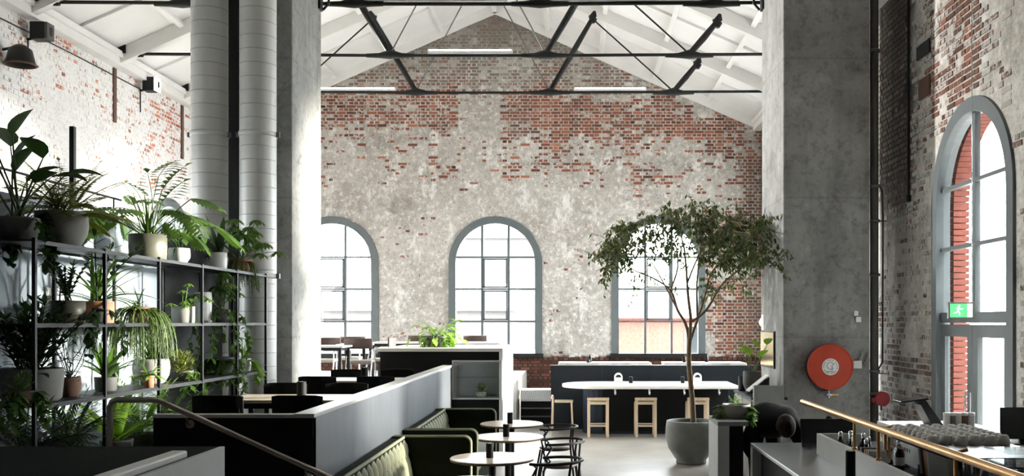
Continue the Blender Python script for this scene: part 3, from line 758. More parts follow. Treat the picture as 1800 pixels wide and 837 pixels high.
for (x, y, r, l) in ((px(389.5,8.17), 8.26, 0, 'black dining chair nearest the handrail, back turned to the camera'), (px(528,8.17), 8.26, 0, 'black dining chair at the nearer table, close to the booth wall'),
                     (px(500,9.65), 9.50, math.pi, 'black dining chair beyond the nearer table, beside the white pillar'), (px(608,9.65), 9.50, math.pi, 'black dining chair beyond the nearer table, next to the booth wall'),
                     (px(562,11.0), 11.08, 0, 'black dining chair before the farther table, beside the white pillar'), (px(657,10.8), 11.08, 0, 'black dining chair before the farther table, next to the booth wall'),
                     (px(612,12.5), 12.28, math.pi, 'black dining chair beyond the farther table, beside the white pillar'), (px(700,12.5), 12.28, math.pi, 'black dining chair beyond the farther table, before the black counter')):
    shell_chair(x, y, PZ, r, l)
tumbler(px(530,8.85), 8.85, PZ+TZ, 'black canister on the nearer oak dining table', .042, .145)
tumbler(px(641,11.6), 11.6, PZ+TZ, 'black canister on the farther oak dining table', .042, .145)

# upper platform: light tables with tube-framed leather chairs
UZ = .9
for (a, b, y0, y1, l) in ((px(520,15.9), px(610,15.9), 15.6, 16.3, 'pale table nearest the white pillar on the upper level'), (px(598,17.2), px(652,17.2), 16.85, 17.5, 'pale table under the left arched window'),
                       (px(655,18.8), px(745,18.8), 18.5, 19.2, 'pale table between the left and middle arched windows'), (px(800,18.6), px(880,18.6), 18.3, 19.0, 'pale table below the middle arched window')):
    dining_table(a, b, y0, y1, UZ, l, M['whitetop'], 'pale tables on the upper platform')
def tube_chair(x, y, rz, lab):          # faces local +Y
    t = thing('tube_chair', lab, 'chair', (x, y, UZ), rz, 'leather chairs with steel tube frames')
    MB().box(-.21, .21, -.20, .20, .43, .48).build('seat', M['linen'], t, bevel=.02)
    N = 10; pl = []
    for k in range(N+1): q = -1+2*k/N; pl.append((.24*q, -.24+.07*q*q))
    pl += [(u, v-.03) for u, v in reversed(pl)]
    MB().prism(pl, .68, .85, lambda u,v,d: (u,v,d)).build('backrest', M['leather'], t, bevel=.012)
    for s_ in (-1, 1):
        MB().tube([(.21*s_, .24, 0), (.21*s_, .19, .42), (.21*s_, .15, .62), (.215*s_, .05, .66), (.22*s_, -.16, .66), (.21*s_, -.20, .74)], .011, 8).build('arm_frame', M['chrome'], t)
        MB().tube([(.21*s_, -.26, 0), (.21*s_, -.14, .44), (.21*s_, -.05, .65)], .011, 8).build('leg', M['chrome'], t)
    MB().tube([(-.21, -.15, .42), (.21, -.15, .42)], .01, 8).build('cross_bar', M['chrome'], t)
for (x, y, r, l) in ((px(570,17.0), 17.0, math.pi, 'leather tube chair half hidden by the white pillar'), (px(616,18.1), 18.1, math.pi, 'leather tube chair with broad back before the left window'),
                     (px(628,16.3), 16.56, 0, 'tube chair facing the left window on the upper platform'), (px(668,17.3), 17.35, math.pi/2, 'tube chair tucked beside the black counter'),
                     (px(741,20.0), 19.6, math.pi, 'tube chair against the plaster wall between two windows'), (px(836,19.9), 19.6, math.pi, 'tube chair before the middle arched window')):
    tube_chair(x, y, r, l)

# high table, stools, navy screen
t = thing('high_table', 'long white high table with rounded end and dark blue base', 'table', (1.3, 17.2, 0))
yc, rr = 17.2, .62
def capsule(x0, x1, r, y): return [(x0+r-r*math.cos(a)*1.0, y+r*math.sin(a)) for a in [math.radians(-90+180*k/24) for k in range(25)]][::-1]+[(x1, y-r), (x1, y+r)]
pl = [(-.22+.62-.62*math.cos(math.radians(-90+180*k/24)), yc+.62*math.sin(math.radians(-90+180*k/24))) for k in range(25)]+[(2.82, yc+.62), (2.82, yc-.62)]
MB().prism(pl, .875, .935, lambda u,v,d: (u,v,d)).build('table_top', M['whitetop'], t, world=True, bevel=.012)
pl = [(.15+.33-.33*math.cos(math.radians(-90+180*k/16)), 17.85+.33*math.sin(math.radians(-90+180*k/16))) for k in range(17)]+[(2.80, 18.18), (2.80, 17.52)]
MB().prism(pl, 0, .875, lambda u,v,d: (u,v,d)).build('base', M['navy2'], t, world=True)
MB().box(.5, 2.78, 17.50, 17.52, .05, .86).build('modesty_panel', M['darkstone'], t, world=True)
for x in (1081, 1141, 1202, 1263):
    X = px(x, 16.7); h = MB().tube([(X,16.66,.875),(X,16.64,.82),(X,16.60,.79),(X,16.57,.82)], .016, 6).build('bag_hook', M['lightgrey'], t, world=True)
t = thing('screen_panel', 'wide navy screen panel standing behind the high table', 'partition', (1.2, 18.32, 0))
for k in range(4):
    a = -.45+k*.965; MB().box(a+.002, a+.963, 18.30, 18.36, 0, 1.20).build('panel', M['navy'], t, world=True)
MB().box(-.45, 3.41, 18.29, 18.38, 1.20, 1.215).build('top_edge', M['midgrey'], t, world=True)
MB().box(-.45, 3.41, 18.36, 18.40, 0, .10).build('kick_board', M['darkstone'], t, world=True)
for (a, b, l) in ((-.32, 1.5, 'mottled stone table top above the navy screen, left part'), (1.75, 3.35, 'mottled stone table top above the navy screen, right part')):
    t = thing('stone_table', l, 'table', ((a+b)/2, 19.2, 0), group='stone tables behind the screen')
    m_ = MB(); N = 14; pl = []
    rnd = random.Random(5)
    pl = [(-(b-a)/2+(b-a)*k/N, -.38+rnd.uniform(-.03,.03)) for k in range(N+1)]+[((b-a)/2-(b-a)*k/N, .38+rnd.uniform(-.03,.03)) for k in range(N+1)]
    MB().prism(pl, 1.17, 1.23, lambda u,v,d: (u,v,d)).build('table_top', M['marble'], t, bevel=.01)
    for sx in (-1, 1): MB().box(sx*(b-a)*.4-.05, sx*(b-a)*.4+.05, -.3, .3, 0, 1.17).build('trestle', M['blackwood'], t)
for (x, y, l) in ((1037, 19.3, 'small dark bottle on the left stone table'), (1034, 19.0, 'short dark canister on the left stone table'), (1203, 19.1, 'small dark bottle on the right stone table'), (1242, 19.3, 'tall dark bottle on the right stone table')):
    X = px(x, y); h = .15 if 'short' not in l else .08
    one(MB().lathe([(0,0),(.036,0),(.036,h*.65),(.014,h*.82),(.014,h),(0,h)], c=(X,y,1.23), n=14), 'bottle', M['darkstone'], l, 'bottle', (X,y,1.23), 'bottles on the stone tables')
# low heater bench with slotted cover
t = thing('heater_bench', 'white slotted heater cover on black shelving under the brick wall', 'heater', (-.9, 19.2, 0))
hx0, hx1 = -1.06, -.47
MB().box(hx0, hx1, 19.1, 19.7, .64, .68).build('cover_top', M['white'], t, world=True)
MB().add([(hx0,19.0,.50),(hx1,19.0,.50),(hx1,19.1,.68),(hx0,19.1,.68)],[(0,1,2,3)]).build('grille_back', M['midgrey'], t, world=True)
for k in range(22):
    X = hx0+.01+k*.0268; MB().bar((X,18.99,.50),(X+.02,19.09,.68),.013,.012).build('slat', M['white'], t, world=True)
MB().box(hx0, hx1, 19.0, 19.7, .47, .50).build('cover_rail', M['white'], t, world=True)
MB().box(hx0, hx1, 19.05, 19.7, .02, .47).build('body', M['darkstone'], t, world=True)
for z in (.16, .32): MB().box(hx0, hx1, 18.98, 19.06, z, z+.02).build('shelf_edge', M['iron_grey'], t, world=True)

def stool(x, y, rz, lab):               # faces local +Y, low back at -Y
    t = thing('bar_stool', lab, 'stool', (x, y, 0), rz, 'birch bar stools')
    MB().box(-.18, .18, -.16, .18, .585, .612).build('seat', M['birch'], t, bevel=.02, seg=3)
    for sx in (-1, 1):
        MB().bar((sx*.165, .175, 0), (sx*.165, .15, .585), .045, .032, (0,1,0)).build('leg', M['birch'], t, bevel=.006)
        MB().bar((sx*.165, -.20, 0), (sx*.165, -.185, .66), .05, .034, (0,1,0)).build('leg', M['birch'], t, bevel=.006)
    MB().box(-.195, .195, -.215, -.178, .645, .70).build('back_rest', M['birch'], t, bevel=.014, seg=3)
    MB().box(-.15, .15, -.20, -.178, .575, .62).build('back_rail', M['birch'], t, bevel=.006)
    MB().box(-.15, .15, -.205, -.18, .185, .215).build('foot_rail', M['birch'], t, bevel=.005)
    MB().box(-.15, .15, .155, .175, .19, .215).build('foot_rail', M['birch'], t, bevel=.005)
for (x, y, r, l) in ((px(1051,17.2), 17.2, 0, 'birch bar stool at the high table, left of the row'), (px(1134,17.2), 17.2, 0, 'birch bar stool in the middle of the high table row'),
                     (px(1225,17.2), 17.2, 0, 'birch bar stool partly behind the tree trunk'), (px(990,17.4), 17.45, -math.pi/2, 'birch bar stool seen from the side at the end of the high table')):
    stool(x, y, r, l)
for (x, l) in ((1087, 'small arched white lamp on the high table, left one'), (1226, 'small arched white lamp on the high table, behind the tree trunk')):
    X = px(x, 17.45); t = thing('table_lamp', l, 'lamp', (X, 17.45, .935), group='arched lamps on the high table')
    arc = [(-.075,0)]+[(-.075*math.cos(math.pi*k/14), .10+.075*math.sin(math.pi*k/14)) for k in range(15)]+[(.075,0)]
    inn = [(u*.72, z*.82) for u, z in arc]
    m_ = MB(); n = len(arc); vs = [(u,-.03,z) for u,z in arc]+[(u,-.03,z) for u,z in inn]+[(u,.03,z) for u,z in arc]+[(u,.03,z) for u,z in inn]
    m_.add(vs, [f for i in range(n-1) for f in ((i,i+1,n+i+1,n+i),(2*n+i,3*n+i,3*n+i+1,2*n+i+1),(n+i,n+i+1,3*n+i+1,3*n+i),(i,2*n+i,2*n+i+1,i+1))])
    m_.build('arch_shade', M['white'], t)
    MB().box(-.054, .054, -.025, .025, 0, .09).build('lamp_base', M['white'], t)
for (x, l) in ((1109, 'black tumbler with pale rim on the high table, left one'), (1200, 'black tumbler with pale rim on the high table, left of the trunk')):
    tumbler(px(x,17.3), 17.3, .935, l, .036, .115, 'tumblers on the high table')

# handrail by the stairs
t = thing('stair_handrail', 'bronze tube handrail sloping down across the black booth end', 'handrail', (-3.26, 6.76, .6))
def PR(x, y, Y=6.76): return (px(x,Y), Y, pz(y,Y))
a = PR(193,703); bb = PR(275,703); e_ = PR(560,831)
path = [(a[0],6.76,.6), (a[0],6.76,a[2]-.05), (a[0]+.015,6.76,a[2]-.015), (a[0]+.05,6.76,a[2]), (bb[0]-.03,6.76,bb[2]), (bb[0]+.03,6.76,bb[2]-.012), e_, (e_[0]+.45,6.76,e_[2]-.21)]
MB().tube(path, .021, 12).build('rail', M['bronze'], t, world=True)
for (x, y) in ((327, 735), (537, 829)):
    q = PR(x, y); MB().tube([(q[0],6.76,q[2]), (q[0],6.80,q[2]-.05), (q[0],6.84,q[2]-.05)], .009, 8).build('wall_bracket', M['bronze'], t, world=True)
    MB().cyl((q[0],6.825,q[2]-.05), (q[0],6.84,q[2]-.05), .03).build('bracket_rose', M['bronze'], t, world=True)
# foreground solid balustrade
t = thing('terrazzo_balustrade', 'low foreground wall with dark speckled terrazzo top and grey side', 'balustrade', (-2.5, 3.0, 0))
zt = pz(785, 4.2); xr = px(395, 4.2)
MB().box(-4.27, xr-.02, 1.2, 4.2, zt-.05, zt).build('terrazzo_top', M['terrazzo'], t, world=True)
MB().box(xr-.02, xr, 1.2, 4.2, 0, zt).build('side_panel', M['lightgrey'], t, world=True)
MB().box(-4.27, xr-.02, 1.25, 4.16, 0, zt-.05).build('core', M['darkstone'], t, world=True)
MB().box(xr-.085, xr-.02, 1.2, 3.85, zt, zt+.03).build('capping', M['offwhite'], t, world=True, bevel=.008)

# ================================================================ plant shelving
SX0, SX1 = -4.12, -3.72
SY = [6.66+.998*k for k in range(6)]
SZ = (2.60, 2.02, 1.45, .88)
t = thing('plant_shelving', 'tall open black steel shelving filled with potted plants', 'shelving', (-3.92, 9.1, PZ))
for y in SY:
    for x in (SX0, SX1): MB().box(x-.0125, x+.0125, y-.0125, y+.0125, PZ, SZ[0]+.01).build('post', M['black'], t, world=True)
for z in SZ:
    for ya, yb in zip(SY, SY[1:]):
        MB().box(SX0, SX1, ya+.013, yb-.013, z-.012, z).build('shelf_board', M['black'], t, world=True)
    for x in (SX0, SX1): MB().box(x-.011, x+.011, SY[0], SY[-1], z-.03, z-.012).build('shelf_rail', M['black'], t, world=True)
# partition behind the shelving
pt = tag(empty('wall_partition', (-4.35, 7.0, PZ)), 'blue-grey panelled partition behind the plant shelves', kind='structure')
for k in range(6):
    a = 4.0+k*1.01; MB().box(-4.42, -4.30, a+.003, a+1.007, PZ, 3.01).build('panel', M['partition'], pt, world=True)
one(MB().box(-4.42, -4.28, 10.10, 11.75, PZ, 3.0), 'black_cabinet', M['darkstone'], 'plain black cabinet side between the blue-grey partition and the ducts', 'cabinet', (-4.35, 10.9, PZ))
t = thing('partition_rail', 'thin black rail on short posts along the top of the partition', 'rail', (-4.36, 7.0, 3.01))
MB().tube([(-4.36,4.0,3.20), (-4.36,9.3,3.20)], .011, 8).build('rail', M['black'], t, world=True)
for y in (4.6, 6.15, 7.7, 9.15): MB().tube([(-4.36,y,3.01), (-4.36,y,3.20)], .009, 6).build('rail_post', M['black'], t, world=True)
t = thing('steel_pole', 'slim black pole rising above the ferns against the white wall', 'pole', (-4.37, 8.42, 3.01))
MB().box(-.02, .02, -.02, .02, 0, .72).build('pole_shaft', M['black'], t); MB().box(-.05, .05, -.09, .09, 0, .02).build('foot_plate', M['black'], t)
t = thing('wall_socket', 'white double switch plate on the blue-grey partition', 'switch', (-4.30, px(87,1)*0+4.3*F/(HX-87), pz(513, 4.3*F/(HX-87))))
MB().box(0, .012, -.07, .07, -.035, .035).build('plate', M['white'], t, bevel=.003)
for s_ in (-1, 1): MB().box(.012, .016, s_*.034-.026, s_*.034+.026, -.026, .026).build('rocker', M['offwhite'], t)

# ================================================================ plants
UP = Vector((0,0,1))
def frame_of(d):
    d = d.normalized(); s_ = d.cross(UP)
    if s_.length < .05: s_ = Vector((1,0,0))
    s_.normalize(); return d, s_, s_.cross(d).normalized()
def curve(base, d, L, droop, n):
    P = [Vector(base)]; d = Vector(d).normalized()
    for i in range(n):
        d = (d+Vector((0,0,-droop/n))).normalized(); P.append(P[-1]+d*L/n)
    return P
def w_oval(t): return math.sin(math.pi*min(1,t**.8))**.8 if 0 < t < 1 else 0
def w_strap(t): return min(1, t*6+.35)*(1-t**3)
def w_lance(t): return math.sin(math.pi*t**.6) if 0 < t < 1 else 0
def blade(mb, base, d, L, W, droop=.6, n=5, wf=w_oval, fold=.25):
    P = curve(base, d, L, droop, n); vs = []; fs = []
    for i, p in enumerate(P):
        dd = (P[min(i+1,n)]-P[max(i-1,0)]); dd, s_, u = frame_of(dd); ww = max(.002, W/2*wf(i/n))
        vs += [p-s_*ww+u*ww*fold, p, p+s_*ww+u*ww*fold]
    for i in range(n):
        q = 3*i; fs += [(q,q+1,q+4,q+3), (q+1,q+2,q+5,q+4)]
    mb.add(vs, fs, True)
def pinnate(mb, base, d, L, W, droop=.8, pairs=10, pw=.25, wf=None, ang=.9, n=10, stalk=.12, r=.003):
    P = curve(base, d, L, droop, n); mb.tube(P, [r]*(n)+[r*.4], 4, cap=False)
    wf = wf or (lambda t: math.sin(math.pi*(.08+.9*t))**.7)
    for k in range(pairs):
        t = stalk+(1-stalk)*(k+.5)/pairs; i = min(n-1, int(t*n)); p = P[i].lerp(P[i+1], t*n-i)
        dd, s_, u = frame_of(P[i+1]-P[i])
        for sg in (-1, 1):
            ld = (dd*math.cos(ang)+s_*sg*math.sin(ang)-UP*.1)
            blade(mb, p, ld, W*wf(t), W*pw*(.6+.4*wf(t)), .35, 2, w_lance, .1)
    blade(mb, P[-1], P[-1]-P[-2], W*.5, W*pw, .2, 2, w_lance)
def rdir(rnd, el0, el1, az=None):
    a = rnd.uniform(0, 2*math.pi) if az is None else az; e = math.radians(rnd.uniform(el0, el1))
    return Vector((math.cos(a)*math.cos(e), math.sin(a)*math.cos(e), math.sin(e)))
POT = {'bowl': [(.55,0),(.72,.06),(.95,.35),(1.0,.62),(.97,.88),(.90,1.0),(.84,1.0),(.86,.86)],
       'cyl': [(.94,0),(.97,.03),(1,.5),(1,1.0),(.91,1.0),(.91,.88)],
       'taper': [(.68,0),(.86,.74),(.86,.75),(1.0,.76),(1.0,1.0),(.90,1.0),(.88,.86)],
       'low': [(.80,0),(.92,.1),(1,.9),(1,1.0),(.92,1.0),(.9,.86)],
       'urn': [(.62,0),(.64,.05),(.98,.42),(1.0,.60),(.96,.92),(.94,1.0),(.86,1.0),(.87,.86)]}
def potted(name, label, x, y, z, pot, r, h, pm, kind, size, lm, n=None, seed=1, more=None, cat='potted plant', grp='plants on the black shelving', lim=None):
    t = thing(name, label, cat, (x, y, z), group=grp); rnd = random.Random(seed)
    prof = [(0,0)]+[(a*r, b*h) for a, b in POT[pot]]
    MB().lathe(prof, n=28).build('pot', M[pm], t)
    MB().lathe([(0,h*.9),(r*.5,h*.895),(r*.9,h*.87)], n=20).build('soil', M['soil'], t)
    grow(t, rnd, h*.88, r, kind, size, lm, n)
    if more: grow(t, rnd, h*.9, r, *more)
    if x < -3:                       # leaves bend against the partition behind the shelf
        lo = -4.275-x
        for ch in t.children:
            if ch.name.split('.')[0] not in ('pot', 'soil'):
                for v in ch.data.vertices:
                    if v.co.x < lo: v.co.x = lo+.004*random.random()
    return t
def grow(t, rnd, z0, r, kind, size, lm, n):
    lm = M[lm]
    def b0(k=.5): a = rnd.uniform(0,6.28); q = r*k*rnd.random(); return Vector((math.cos(a)*q, math.sin(a)*q, z0))
    if kind == 'fern':
        for i in range(n or 16):
            m = MB(); pinnate(m, b0(.4), rdir(rnd, 15, 75, 2*math.pi*i/(n or 16)+rnd.uniform(-.3,.3)), size*rnd.uniform(.75,1.1), size*.19, rnd.uniform(.7,1.5), 22, .34, n=8)
            m.build('frond', lm, t)
    elif kind == 'palm':
        for i in range(n or 12):
            m = MB(); pinnate(m, b0(.3), rdir(rnd, 35, 80, 2*math.pi*i/(n or 12)+rnd.uniform(-.3,.3)), size*rnd.uniform(.75,1.1), size*.36, rnd.uniform(.5,1.2), 12, .12, n=8, ang=.8, stalk=.25)
            m.build('frond', lm, t)
    elif kind == 'lobed':
        for i in range(n or 14):
            d = rdir(rnd, 25, 80, 2*math.pi*i/(n or 14)*1.0+rnd.uniform(-.4,.4)); P = curve(b0(.4), d, size*rnd.uniform(.45,.95), .35, 5)
            m = MB(); m.tube(P, .005, 5, cap=False); sk = m.build('stalk', M['stem'], t)
            m = MB(); dd = (P[-1]-P[-2]).normalized(); dd = (dd+Vector((0,0,-.5))).normalized()
            pinnate(m, P[-1], dd, size*.46, size*.28, .7, 7, .40, lambda q: math.sin(math.pi*(.2+.75*q)), 1.0, 6, .02, .004)
            m.build('leaf', lm, t)
    elif kind == 'zz':
        for i in range(n or 7):
            d = rdir(rnd, 55, 85, 2*math.pi*i/(n or 7)+rnd.uniform(-.3,.3)); P = curve(b0(.5), d, size*rnd.uniform(.75,1.1), .35, 8); m = MB(); m.tube(P, [.006]*8+[.003], 5, cap=False)
            for k in range(2, 9):
                dd, s_, u = frame_of(P[min(k+1,8)]-P[k-1])
                for sg in (-1, 1): blade(m, P[k], dd*.8+s_*sg, size*.20, size*.075, .2, 3, w_oval)
            blade(m, P[-1], P[-1]-P[-2], size*.18, size*.07, .1, 3)
            m.build('stem', lm, t)
    elif kind == 'strap':
        for i in range(n or 18):
            m = MB(); blade(m, b0(.35), rdir(rnd, 30, 85), size*rnd.uniform(.65,1.1), max(.016, size*.055), rnd.uniform(.6,2.2), 8, w_strap, .35); m.build('leaf', lm, t)
    elif kind == 'nest':
        for i in range(n or 12):
            m = MB(); blade(m, b0(.25), rdir(rnd, 35, 78, 2*math.pi*i/(n or 12)+rnd.uniform(-.3,.3)), size*rnd.uniform(.7,1.1), size*.17, rnd.uniform(.3,1.2), 8, lambda q: w_oval(.12+.86*q), .3); m.build('leaf', lm, t)
    elif kind == 'spread':
        for i in range(n or 24):
            d = rdir(rnd, 12, 65); P = curve(b0(.5), d, size*rnd.uniform(.4,1.0), .6, 5)
            m = MB(); m.tube(P, [.005]*5+[.003], 5, cap=False); dd = (P[-1]-P[-2]).normalized()+Vector((rnd.uniform(-.5,.5), rnd.uniform(-.5,.5), -.3))
            blade(m, P[-1], dd, size*.36, size*.22, .6, 5, w_oval, .25); m.build('leaf', lm, t)
    elif kind == 'broad':
        for i in range(n or 9):
            d = rdir(rnd, 50, 85, 2*math.pi*i/(n or 9)+rnd.uniform(-.3,.3)); P = curve(b0(.4), d, size*rnd.uniform(.4,.9), .3, 5)
            MB().tube(P, [.007]*5+[.004], 5, cap=False).build('stalk', M['stem'], t)
            m = MB(); dd = (P[-1]-P[-2]).normalized()+Vector((rnd.uniform(-.6,.6), rnd.uniform(-.6,.6), -.25))
            blade(m, P[-1], dd, size*.40, size*.24, .7, 6, w_oval, .3); m.build('leaf', lm, t)
    elif kind == 'trail':
        for i in range(n or 8):
            a = rnd.uniform(0,6.28) ; d = Vector((math.cos(a), math.sin(a), .6)); P = curve(Vector((math.cos(a)*r*.8, math.sin(a)*r*.8, z0)), d, size*rnd.uniform(.6,1.15), 5.0, 10); m = MB(); m.tube(P, .003, 4, cap=False)
            for k in range(1, 11):
                for _ in range(2):
                    blade(m, P[k], Vector((rnd.uniform(-1,1), rnd.uniform(-1,1), rnd.uniform(-.9,.2))), .075*rnd.uniform(.8,1.3), .05, .5, 3, w_oval, .2)
            m.build('vine', lm, t)
    elif kind == 'strings':
        m = MB()
        for i in range(n or 90):
            a = rnd.uniform(0,6.28); d = Vector((math.cos(a), math.sin(a), rnd.uniform(.1,1.0))); P = curve(Vector((math.cos(a)*r*.7, math.sin(a)*r*.7, z0)), d, size*rnd.uniform(.45,1.15), rnd.uniform(3.5,7), 7); m.tube(P, .0032, 3, cap=False)
            for k in (3, 4, 5, 6): blade(m, P[k], Vector((rnd.uniform(-1,1), rnd.uniform(-1,1), -.8)), .06, .008, .5, 2, w_strap)
        o_ = m.build('foliage', lm, t); o_['kind'] = 'stuff'
    elif kind == 'bush':
        m = MB()
        for i in range(n or 160):
            d = rdir(rnd, -5, 85); p = Vector((0,0,z0))+d*size*rnd.uniform(.25,1.0)
            if p.z < z0-.03: p.z = z0
            blade(m, p, d+Vector((rnd.uniform(-.7,.7), rnd.uniform(-.7,.7), rnd.uniform(-.4,.4))), size*.26, size*.12, .4, 3, w_oval)
            if i % 6 == 0: m.tube([Vector((0,0,z0)), p*.5+Vector((0,0,z0*.5)), p], .003, 4, cap=False)
        o_ = m.build('foliage', lm, t); o_['kind'] = 'stuff'
    elif kind == 'umbrella':            # whorls of leaflets on stalks
        for i in range(n or 12):
            P = curve(b0(.4), rdir(rnd, 30, 85), size*rnd.uniform(.5,1.0), .5, 5); m = MB(); m.tube(P, .004, 4, cap=False)
            for k in range(7):
                a = 2*math.pi*k/7; blade(m, P[-1], Vector((math.cos(a), math.sin(a), -.25)), size*.26, size*.10, .6, 4, w_oval)
            m.build('leaf_whorl', lm, t)
    elif kind == 'twigs':
        m = MB()
        for i in range(n or 9):
            P = curve(b0(.3), rdir(rnd, 50, 85), size*rnd.uniform(.6,1.1), -.1, 5)
            for q in P[1:-1]: q += Vector((rnd.uniform(-.02,.02), rnd.uniform(-.02,.02), 0))
            m.tube(P, [.005,.004,.004,.003,.002,.0015], 4, cap=False)
            for k in (2,3,4):
                Q = curve(P[k], rdir(rnd, 20, 70), size*.3, 0, 3); m.tube(Q, .0018, 4, cap=False)
                for _ in range(3): blade(m, Q[-1], rdir(rnd,-20,60), .05, .018, .3, 2, w_lance)
        o_ = m.build('foliage', lm, t); o_['kind'] = 'stuff'
def SYp(p, X=-3.92): return -X*F/(HX-p)
A, B_, D_, E_ = SZ
potted('rubber_plant', 'dark broad-leaved rubber plant on the top shelf at the left picture edge', -3.95, SYp(32,-3.95), A, 'bowl', .15, .17, 'pot_dark', 'broad', .68, 'leaf_dark', 13, 3, ('trail', .40, 'leaf_dark', 12))
potted('boston_fern', 'yellow-green fern in a big pale concrete bowl on the top shelf', -3.92, SYp(108), A, 'bowl', .19, .27, 'pot_grey', 'fern', .50, 'leaf_yellow', 38, 5, ('trail', .34, 'leaf_dark', 9))
potted('split_leaf_plant', 'large split-leaf plant spilling from a dark pot on the top shelf', -3.92, SYp(260), A, 'cyl', .165, .23, 'pot_olive', 'lobed', .66, 'leaf', 26, 8, ('strap', .46, 'leaf', 14))
potted('spider_plant', 'small plant in a two-tone white pot on the top shelf', -3.92, SYp(315), A, 'urn', .105, .16, 'pot_white', 'strap', .26, 'leaf_dark', 14, 9, ('umbrella', .26, 'leaf', 5))
potted('paddle_leaf_plant', 'paddle-leaved plant in a straight white pot on the top shelf', -3.94, SYp(384,-3.94), A, 'cyl', .092, .195, 'pot_white', 'nest', .50, 'leaf_dark', 8, 14)
potted('umbrella_plant', 'leafy umbrella plant in a terracotta pot at the end of the top shelf', -3.90, SYp(424,-3.90), A, 'taper', .125, .16, 'terra', 'umbrella', .54, 'leaf', 26, 4, ('strings', .40, 'leaf_mid', 80))
potted('zamia_plant', 'upright glossy zamia in a grey glazed pot on the second shelf', -3.95, SYp(118,-3.95), B_, 'cyl', .13, .175, 'pot_olive', 'zz', .32, 'leaf_dark', 10, 6)
potted('dragon_tree', 'tall strap-leaved plant in a terracotta cylinder on the second shelf', -3.95, SYp(172,-3.95), B_, 'cyl', .125, .18, 'terra', 'strap', .64, 'leaf', 26, 7, ('zz', .55, 'leaf_dark', 4))
potted('trailing_plant', 'small dark pot with drooping leafy vines before the terracotta cylinder', -3.77, SYp(172,-3.77)+.02, B_, 'low', .055, .12, 'pot_dark', 'trail', .42, 'leaf_dark', 4, 21)
potted('mistletoe_cactus', 'light green hanging strands spilling over the second shelf edge', -3.86, SYp(244,-3.86), B_, 'taper', .105, .145, 'terra_dark', 'strings', .52, 'leaf_mid', 190, 8, ('strap', .26, 'leaf_dark', 10))
potted('succulent', 'grey-green succulent in a pale ribbed pot on the second shelf', -3.92, SYp(322), B_, 'cyl', .112, .165, 'pot_grey', 'umbrella', .26, 'leaf_bright', 8, 12, ('trail', .22, 'leaf', 4))
potted('climbing_plant', 'leafy climber in a dark round pot at the far end of the second shelf', -3.90, SYp(388,-3.90), B_, 'bowl', .105, .15, 'pot_dark', 'umbrella', .48, 'leaf', 16, 13, ('trail', .6, 'leaf', 9))
t = thing('tall_white_pot', 'tall empty-looking white cylinder pot behind the climber', 'pot', (-4.02, SYp(357,-4.02), B_))
MB().lathe([(0,0),(.085,0),(.09,.01),(.09,.33),(.08,.33),(.08,.28),(0,.28)], n=24, smooth=False).build('pot', M['pot_white'], t)
potted('zamia_bush', 'big dark glossy bush in a wide concrete pot on the third shelf', -3.97, SYp(56,-3.97), D_, 'low', .215, .24, 'pot_grey', 'zz', .48, 'leaf_dark', 34, 15, ('bush', .32, 'leaf_dark', 170))
potted('variegated_creeper', 'small-leaved creeper in a brown bowl at the front of the third shelf', -3.795, SYp(36,-3.79), D_, 'bowl', .095, .11, 'terra_dark', 'bush', .13, 'leaf', 130, 16, ('trail', .30, 'leaf', 5))
potted('twiggy_bonsai', 'bare twiggy bonsai in a brown bowl on the third shelf', -3.92, SYp(122), D_, 'bowl', .085, .15, 'terra_dark', 'twigs', .46, 'leaf_dark', 9, 17, ('bush', .11, 'leaf_dark', 60))
potted('birds_nest_fern', 'broad strappy fern with upright dark leaves on the third shelf', -3.92, SYp(186), D_, 'low', .09, .12, 'pot_dark', 'nest', .36, 'leaf', 14, 18)
potted('yucca', 'spiky yucca in a pale bowl on the third shelf', -3.96, SYp(266,-3.96), D_, 'bowl', .165, .235, 'pot_grey', 'strap', .46, 'leaf_dark', 26, 19)
potted('button_fern', 'small fern in a little terracotta pot before the pale bowl', -3.75, SYp(258,-3.77), D_, 'taper', .055, .115, 'terra', 'fern', .17, 'leaf_bright', 16, 20)
potted('moss_plant', 'low mossy mound in a shallow pot on the third shelf', -3.90, SYp(318,-3.9), D_, 'low', .12, .10, 'pot_dark', 'bush', .19, 'leaf_yellow', 240, 22, ('trail', .35, 'leaf', 4))
potted('ivy', 'hanging ivy in a dark pot near the end of the third shelf', -3.92, SYp(392), D_, 'bowl', .12, .19, 'pot_dark', 'trail', .46, 'leaf', 14, 23)
potted('variegated_spider_plant', 'pale variegated plant in a white pot at the far end of the third shelf', -3.90, SYp(428,-3.9), D_, 'cyl', .085, .15, 'pot_white', 'strap', .26, 'leaf_bright', 16, 24, ('trail', .36, 'leaf_bright', 6))
potted('parlour_palm', 'feathery palm on the lowest shelf at the left picture edge', -3.95, SYp(40,-3.95), E_, 'low', .15, .18, 'pot_dark', 'palm', .52, 'leaf_dark', 26, 25)
potted('kentia_palm', 'dark arching palm on the lowest shelf below the bonsai', -3.92, SYp(118), E_, 'low', .14, .18, 'pot_dark', 'palm', .52, 'leaf_dark', 20, 26, ('strap', .5, 'leaf', 14))
potted('cordyline', 'bright lime strap-leaved plant beside the handrail bend', -3.86, SYp(205,-3.86), E_, 'low', .13, .16, 'pot_dark', 'nest', .55, 'leaf_bright', 14, 27)
potted('sword_fern', 'bright green feathery fern behind the bronze handrail', -3.86, SYp(248,-3.86), E_, 'low', .13, .16, 'pot_dark', 'palm', .55, 'leaf_bright', 16, 28)
potted('shade_fern', 'dark green fern on the lowest shelf beside the black booth end', -3.92, SYp(308), E_, 'low', .14, .16, 'pot_dark', 'fern', .48, 'leaf', 28, 29)
